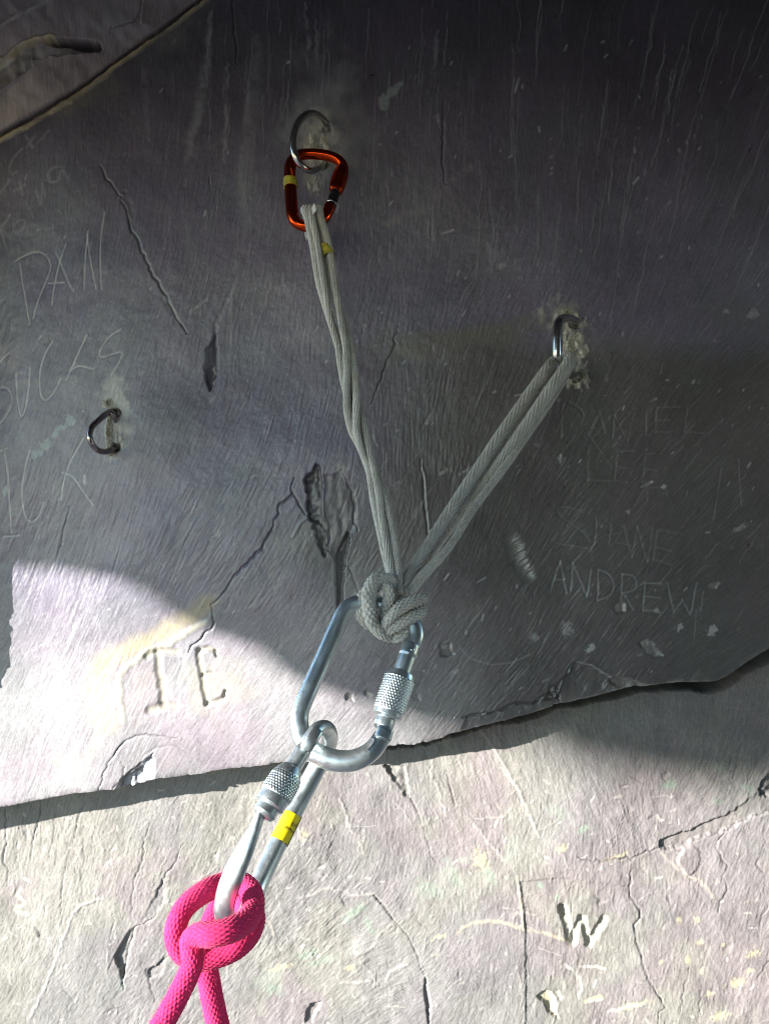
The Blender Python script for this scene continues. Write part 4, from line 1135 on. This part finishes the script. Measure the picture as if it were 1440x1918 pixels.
V, F_, T_ = lathe(on_line(h0, h1, 0.33), on_line(h0, h1, 0.865), [(0, 20 * m1), (0.03, 24.5 * m1), (0.10, 26.5 * m1), (0.16, 28.5 * m1), (0.84, 28.5 * m1), (0.88, 27.5 * m1), (0.97, 27.5 * m1), (1, 23 * m1)], n=140, seg=144, disp=knurl(30, 0.0034, 0.00032), dzone=(0.15, 0.85))
mk('sleeve', V, F_, M_STEEL, sc1, T_)
pv = P(767, 1216, d1(1216)); ax = np.array([0.25, -1.0, 0.1]); ax /= np.linalg.norm(ax)
V, F_, T_ = lathe(pv - ax * 0.0, pv + ax * 19.2 * m1, [(0, 4.5 * m1), (0.9, 4.5 * m1), (1, 3 * m1)], n=10, seg=16)
mk('rivet', V, F_, M_STEEL, sc1, T_)
nz0, nz1 = P(722, 1366, d1(1366) - 0.004), P(716, 1385, d1(1385) - 0.004)
V, F_, T_ = tube(np.array([on_line(nz0, nz1, t) for t in np.linspace(0, 1, 8)]), 13 * m1, 15.5 * m1, seg=24, power=0.7)
mk('nose', V, F_, M_STEEL, sc1, T_)

# lower steel carabiner, hooked through the upper one
sc2 = empty('steel_carabiner', P(520, 1540, 0.45), 'lower steel screwgate carabiner with yellow label, hooked through another and tied into pink rope', 'carabiner', 'carabiners of the anchor')
rows = [(572, 1400, 0.452, 13, 14), (584, 1379, 0.455, 13, 14), (597, 1364, 0.463, 13, 14), (611, 1365, 0.478, 14, 15), (618, 1381, 0.494, 15, 15), (611, 1405, 0.506, 16, 16), (597, 1432, 0.508, 16.8, 16.8), (566, 1490, 0.500, 17, 17), (534, 1553, 0.487, 17, 17), (504, 1614, 0.474, 17.5, 17.5),
        (482, 1662, 0.463, 18, 18), (470, 1698, 0.452, 18, 18), (456, 1722, 0.440, 18, 18), (438, 1733, 0.427, 17, 18), (424, 1724, 0.418, 15, 18), (420, 1700, 0.414, 14, 19), (427, 1666, 0.413, 14, 21), (442, 1628, 0.414, 14, 21), (460, 1590, 0.416, 13, 18), (476, 1556, 0.419, 11, 12), (487, 1530, 0.422, 10, 8), (494, 1512, 0.425, 10, 7.5)]
path, ra, rb = from_px(rows, 340)
V, F_, T_ = tube(path, rb, ra, seg=36, power=0.88)
# flattened lower bar: widen it across the view
T3, N3, B3 = frames(path)
across = np.array([0.88, -0.25, 0.42])
V, F_, T_ = tube(path, rb, ra, seg=36, up=across / np.linalg.norm(across), power=0.88)
mk('frame', V, F_, M_STEEL, sc2, T_)
h0, h1 = P(573, 1397, 0.4515), P(492, 1529, 0.424)
m2 = 0.438 / FPX
V, F_, T_ = lathe(h0, h1, [(0, 12 * m2), (0.05, 15.5 * m2), (0.1, 16.5 * m2), (0.3, 16.5 * m2), (0.78, 17 * m2), (0.80, 22 * m2), (0.96, 22.5 * m2), (1, 18 * m2)], n=50, seg=36)
mk('gate', V, F_, M_STEEL, sc2, T_)
V, F_, T_ = lathe(on_line(h0, h1, 0.31), on_line(h0, h1, 0.87), [(0, 16 * m2), (0.04, 20 * m2), (0.18, 26 * m2), (0.34, 30 * m2), (0.72, 31 * m2), (0.76, 29.5 * m2), (0.96, 29 * m2), (1, 24 * m2)], n=140, seg=144, disp=knurl(30, 0.0030, 0.0003), dzone=(0.22, 0.74))
mk('sleeve', V, F_, M_STEEL, sc2, T_)
V, F_, T_ = lathe(on_line(h0, h1, 1.0) + np.array([0.0008, 0.0012, 0]), on_line(h0, h1, 1.03) + np.array([0.0008, 0.0012, 0]), [(0, 13 * m2), (0.8, 12 * m2), (1, 8 * m2)], n=8, seg=24)
mk('warning_band', V, F_, M_RED, sc2, T_)
# hooked claw where the gate shuts on the nose
cl0, cl1 = P(572, 1402, 0.4455), P(594, 1368, 0.452)
V, F_, T_ = tube(np.array([on_line(cl0, cl1, t) + np.array([0, -0.002 * math.sin(t * 3), 0]) for t in np.linspace(0, 1, 16)]), 9.5 * m2, 12.5 * m2, seg=24, power=0.6)
mk('nose', V, F_, M_STEEL, sc2, T_)

# yellow printed label wrapped round the long side
lp0, lp1 = P(548, 1526, 0.4925), P(523, 1576, 0.482)
laxis = (lp1 - lp0) / np.linalg.norm(lp1 - lp0)
lr = 18.2 * 0.487 / FPX
lpath = np.array([on_line(lp0, lp1, t) for t in np.linspace(0, 1, 12)])
V, F_, T_ = tube(lpath, lr, seg=40, caps=False, disp=lambda s, th: 0.00004 * np.sin(th * 2 + s * 300))
lab = mk('label', V, F_, M_YELLOW, sc2)


def wrapped_text(txt, size, along, around, name='lettering'):
    """Flat print laid onto the label: baseline runs round the bar, so the words stand upside down in the photo."""
    cu = bpy.data.curves.new('print', 'FONT')
    cu.body = txt
    cu.size = size
    cu.align_x = 'CENTER'; cu.align_y = 'CENTER'
    to = bpy.data.objects.new('print', cu)
    COL.objects.link(to)
    dg = bpy.context.evaluated_depsgraph_get()
    me = to.evaluated_get(dg).to_mesh()
    v = np.array([q.co[:] for q in me.vertices])
    tris = []
    me.calc_loop_triangles()
    for t_ in me.loop_triangles: tris.append(tuple(t_.vertices))
    to.evaluated_get(dg).to_mesh_clear()
    bpy.data.objects.remove(to)
    view = P(536, 1551, 0.487) - np.array([0, -WALL, 0]); view /= np.linalg.norm(view)
    front_ = -view - laxis * (-view @ laxis); front_ /= np.linalg.norm(front_)
    side = np.cross(laxis, front_)              # towards the right of the photo or its opposite
    if side[0] < 0: side = -side
    mid_ = (lp0 + lp1) / 2
    ang = (around - v[:, 0]) / lr               # reading direction right to left
    L = along + v[:, 1]                         # text top towards the lower end
    R_ = lr + 0.00022
    Vt = mid_ + laxis * L[:, None] + (front_ * np.cos(ang)[:, None] + side * np.sin(ang)[:, None]) * R_
    return mk(name, Vt, None, M_INK, lab, T=np.array(tris), smooth=False)


wrapped_text('venture', 0.0036, 0.0012, 0.0045)
wrapped_text('019', 0.0036, -0.0032, 0.0046)
# yellowed film end of the label standing off the dark side
fp = np.array([on_line(lp0, lp1, t) for t in np.linspace(-0.06, 1.06, 10)])
sidev = np.array([0.9, 0.2, 0.42]); sidev -= laxis * (sidev @ laxis); sidev /= np.linalg.norm(sidev)
nrm = np.cross(laxis, sidev); nrm /= np.linalg.norm(nrm)
o1 = fp + sidev * lr * 0.96; o2 = fp + sidev * lr * 1.10
Vf = np.vstack([o1 - nrm * 0.0001, o2 - nrm * 0.0001, o2 + nrm * 0.0001, o1 + nrm * 0.0001])
n_ = len(fp)
Ff = []
for k in range(n_ - 1):
    for j in range(4):
        a_, b_ = j * n_ + k, ((j + 1) % 4) * n_ + k
        Ff.append((a_, a_ + 1, b_ + 1, b_))
mk('film_end', Vf, np.array(Ff), M_CLEAR, lab)


# ---------------------------------------------------------------- woven textures for sling and rope
def braid(n_round, pitch, amp, sharp=0.55):
    def f(s, th):
        u = n_round * th / (2 * np.pi) + s / pitch
        q = n_round * th / (2 * np.pi) - s / pitch
        return amp * (np.abs(np.sin(np.pi * u)) ** sharp * np.abs(np.sin(np.pi * q)) ** sharp - 0.5)
    return f


def twill(n_round, pitch, amp):
    """Slanting ribs that meet in a V along the strand."""
    def f(s, th):
        a = np.abs(((th / np.pi) % 2) - 1)
        u = s / pitch + n_round * a
        return amp * (np.abs(np.sin(np.pi * u)) ** 0.6 - 0.5)
    return f


def fuzz(name, tubes, count, length, width, mat, parent, seed):
    """Loose fibre ends standing off the cloth, as thin bent slivers."""
    g = np.random.default_rng(seed)
    V, T = [], []
    per = np.array([len(t[0]) for t in tubes], float); per /= per.sum()
    for (path, ra, rb), k in zip(tubes, (per * count).astype(int)):
        Tn, N, B = frames(path)
        i = g.integers(0, len(path), k); th = g.uniform(0, 2 * np.pi, k)
        rad = N[i] * np.cos(th)[:, None] + B[i] * np.sin(th)[:, None]
        base = path[i] + N[i] * (ra[i] * np.cos(th))[:, None] + B[i] * (rb[i] * np.sin(th))[:, None] - rad * 0.0002
        dirn = rad * g.uniform(0.4, 1.0, k)[:, None] + Tn[i] * g.normal(0, 0.8, k)[:, None] + g.normal(0, 0.35, (k, 3))
        dirn /= np.linalg.norm(dirn, axis=1)[:, None]
        L = length * g.uniform(0.3, 1.3, k)[:, None]
        side = np.cross(dirn, g.normal(0, 1, (k, 3))); side /= np.linalg.norm(side, axis=1)[:, None]
        midp = base + dirn * L * 0.55
        tip = base + dirn * L + g.normal(0, 0.35, (k, 3)) * L
        o = sum(len(x) for x in V)
        V.append(np.stack([base - side * width, base + side * width, midp - side * width * 0.7, midp + side * width * 0.7, tip], 1).reshape(-1, 3))
        q = (np.arange(k) * 5 + o)[:, None]
        T += [q + np.array([0, 1, 3]), q + np.array([0, 3, 2]), q + np.array([2, 3, 4])]
    o = mk(name, np.vstack(V), None, mat, parent, T=np.vstack(T))
    o['kind'] = 'stuff'
    return o


# ---------------------------------------------------------------- grey sling, three strands up each leg, one knot
sl = empty('sling', P(735, 1140, 0.53), 'grey woven climbing sling knotted in a V between the orange carabiner and the right bolt', 'sling')
sl_tubes = []


def strand(rows, n, seg=56, tex=None, name='strand', flat=1.0, tw=None):
    path, ra, rb = from_px(rows, n)
    V, F_, T_ = tube(path, ra * flat, rb, seg=seg, disp=tex or twill(6, 0.0105, 0.0012), twist=tw)
    sl_tubes.append((path, ra * flat, rb))
    return mk(name, V, F_, M_SLING, sl, T_)


cen = np.array([(395, 585, 9), (430, 594, 10.5), (456, 600.5, 11.5), (500, 608, 12), (534, 613, 11), (600, 630, 10), (650, 645, 9), (690, 651, 9), (727, 657, 10), (770, 664, 11), (804, 671, 10.5), (845, 684, 6), (881, 697, 4.5), (915, 705, 7), (958, 715, 11), (1000, 724, 12), (1036, 731, 12), (1080, 739, 9), (1110, 743, 7)], float)
sy = np.linspace(395, 1110, 46)
scx = np.interp(sy, cen[:, 0], cen[:, 1]); sR = np.interp(sy, cen[:, 0], cen[:, 2])
phi0 = np.interp(sy, [395, 540, 700, 860, 960, 1110], [0.0, 0.1, 1.5, 3.9, 5.0, 5.3])
for k in range(4):
    ph = phi0 + [math.pi * 0.95, 0.25, 1.9, -1.2][k]
    rows = []
    dtop = 0.7215
    for y_, x_, R_, p_ in zip(sy, scx, sR, ph):
        d_ = np.interp(y_, [395, 1110], [dtop, 0.531])
        rows.append((x_ + 1.3 * R_ * math.cos(p_), y_, d_ - 0.0052 * math.sin(p_) + 0.001, [6.6, 6.6, 6.0, 6.4][k]))
    # over and behind the carabiner's lower bar
    x0 = rows[0][0]
    lead = [(x0 + 8, 446, 0.752, 8.5), (x0 + 4, 424, 0.7555, 8.5), (x0 + 0.5, 404, 0.750, 8.5), (x0 - 1, 394, 0.738, 9), (x0 - 0.5, 393.5, 0.728, 9)]
    rows = lead + rows[1:]
    pth, ra, rb = from_px(rows, 520)
    Vs, Fs, Ts = tube(pth, ra * 0.85, rb, seg=56, disp=twill(6, 0.0105, 0.0011), twist=np.linspace(0, 3 + k, 520))
    sl_tubes.append((pth, ra * 0.85, rb))
    mk('strand', Vs, Fs, M_SLING, sl, Ts)


def dr(y): return float(np.interp(y, [668, 1110], [0.752, 0.533]))


# right leg: one strand up behind the bolt's bar and down again through its eye, and the thin edge strand
strand([(748, 1108, dr(1108), 9), (764, 1082, dr(1082), 11), (804, 1020, dr(1020) - 0.002, 11), (859, 934, dr(934) - 0.002, 11), (903, 868, dr(868), 11), (943, 808, dr(808), 11), (990, 740, dr(740), 10.5), (1024, 692, dr(692), 10), (1036, 678, 0.765, 10), (1050, 670, 0.784, 10), (1062, 668, 0.772, 11),
        (1063, 680, 0.750, 12.5), (1048, 704, dr(704) - 0.003, 13.5), (1022, 742, dr(742) - 0.001, 14), (985, 797, dr(797), 13.5), (939, 860, dr(860) + 0.003, 10.5), (894, 922, dr(922) + 0.009, 8), (826, 1015, dr(1015) + 0.012, 7), (776, 1083, dr(1083) + 0.006, 7), (756, 1112, dr(1112), 8)], 900, flat=0.8)
strand([(1070, 676, 0.768, 5), (1066, 690, 0.756, 6), (1032, 748, dr(748) + 0.004, 6.5), (992, 806, dr(806) + 0.003, 7), (940, 880, dr(880) + 0.001, 7), (889, 949, dr(949) - 0.001, 6.3), (838, 1028, dr(1028) - 0.002, 6.6), (787, 1083, dr(1083), 8.5), (768, 1112, dr(1112) + 0.004, 8)], 520)

# the knot: every visible turn is its own piece of webbing
KN0 = braid(9, 0.0046, 0.0012, 0.8)
KN = lambda s, th: KN0(s, th) + 0.0005 * np.sin(2 * th + s * 260) * np.sin(s * 170 + 1)
turns = [
    [(742, 1100, 0.536, 10), (727, 1089, 0.528, 13), (708, 1087, 0.521, 15), (695, 1100, 0.515, 16), (691, 1122, 0.511, 16.5), (693, 1146, 0.509, 16.5), (699, 1168, 0.509, 15), (712, 1184, 0.511, 13), (728, 1192, 0.516, 11), (742, 1190, 0.526, 9)],
    [(706, 1098, 0.530, 9), (689, 1107, 0.527, 10), (678, 1122, 0.524, 11), (676, 1142, 0.523, 11), (681, 1158, 0.524, 10.5), (694, 1172, 0.528, 9)],
    [(716, 1094, 0.522, 8), (727, 1102, 0.517, 9), (728, 1120, 0.516, 10), (721, 1142, 0.517, 10), (714, 1160, 0.517, 9), (712, 1176, 0.519, 7)],
    [(790, 1140, 0.535, 9), (788, 1124, 0.524, 12), (774, 1127, 0.517, 13), (752, 1137, 0.511, 14), (734, 1152, 0.509, 13), (722, 1168, 0.510, 11), (713, 1182, 0.516, 9)],
    [(789, 1128, 0.528, 10), (789, 1143, 0.524, 11), (773, 1155, 0.517, 12), (752, 1164, 0.512, 12.5), (732, 1176, 0.511, 12), (718, 1186, 0.517, 9)],
    [(786, 1150, 0.534, 8), (778, 1166, 0.525, 10), (760, 1180, 0.518, 12), (744, 1190, 0.515, 11.5), (728, 1191, 0.517, 9)],
    [(725, 1100, 0.542, 15), (738, 1120, 0.540, 19), (742, 1145, 0.538, 20), (736, 1170, 0.538, 17)],
]
kp = []
for q in turns:
    path, ra, rb = from_px(q, 150)
    V, F_, T_ = tube(path, ra * 0.80 * 1.05, rb * 1.1, seg=64, disp=KN)
    sl_tubes.append((path, ra * 0.82, rb))
    kp.append((V, F_, T_))
V, F_, T_ = join(kp)
mk('knot', V, F_, M_SLING, sl, T_)
path, ra, rb = from_px([(608, 463, 0.7045, 11.5), (612, 472, 0.702, 11.8), (616, 481, 0.6995, 11.5)], 16)
V, F_, T_ = tube(path, ra, seg=26, caps=False, disp=lambda s, th: 0.0004 * np.sin(2 * th + 400 * s))
mk('marking_tape', V, F_, M_OLDYELLOW, sl)
tg = [P(583, 391, 0.716), P(588, 380, 0.716), P(592.5, 393, 0.713), P(586.5, 402, 0.712)]
tb = [q + np.array([0.0002, 0.0006, 0]) for q in tg]
mk('sewn_tag', tg + tb, [(0, 1, 2, 3), (7, 6, 5, 4), (0, 4, 5, 1), (1, 5, 6, 2), (2, 6, 7, 3), (3, 7, 4, 0)], M_TAG, sl, smooth=False)
fuzz('fibres', sl_tubes, 7000, 0.0030, 0.00006, M_SLING, sl, 4)

# ---------------------------------------------------------------- pink rope hitched round the lowest carabiner
ROPE = [(150, 2280, 0.350, 21), (284, 1960, 0.372, 21), (307, 1915, 0.376, 21), (340, 1853, 0.383, 20.5), (360, 1808, 0.388, 20), (360, 1782, 0.390, 20), (358, 1762, 0.392, 20.5), (374, 1751, 0.391, 21.5), (400, 1750, 0.389, 22), (435, 1741, 0.393, 22), (462, 1724, 0.404, 21.5), (475, 1697, 0.418, 20.5), (469, 1669, 0.431, 20),
        (446, 1653, 0.438, 20), (416, 1657, 0.437, 20), (382, 1671, 0.427, 20), (350, 1696, 0.419, 19.5), (332, 1728, 0.413, 19.5), (330, 1759, 0.411, 20), (345, 1786, 0.411, 20), (377, 1796, 0.414, 20), (412, 1788, 0.417, 21), (447, 1770, 0.421, 21.5), (470, 1743, 0.430, 21),
        (475, 1712, 0.447, 20), (448, 1692, 0.463, 19), (412, 1700, 0.462, 19), (392, 1740, 0.454, 19.5), (386, 1790, 0.446, 20), (394, 1850, 0.443, 20), (404, 1900, 0.442, 20), (416, 1960, 0.441, 20), (470, 2300, 0.436, 20)]
path, ra, rb = from_px(ROPE, 1650)
V, F_, T_ = tube(path, ra, seg=100, disp=braid(17, 0.0040, 0.00055, 0.6))
rope = mk('rope', V, F_, M_PINK, None, T_)
tag(rope, 'bright pink climbing rope hitched round the lowest steel carabiner, two strands running down from it', 'rope')
fuzz('fibres', [(path, ra, rb)], 14000, 0.0022, 0.00006, M_PINK, rope, 6)
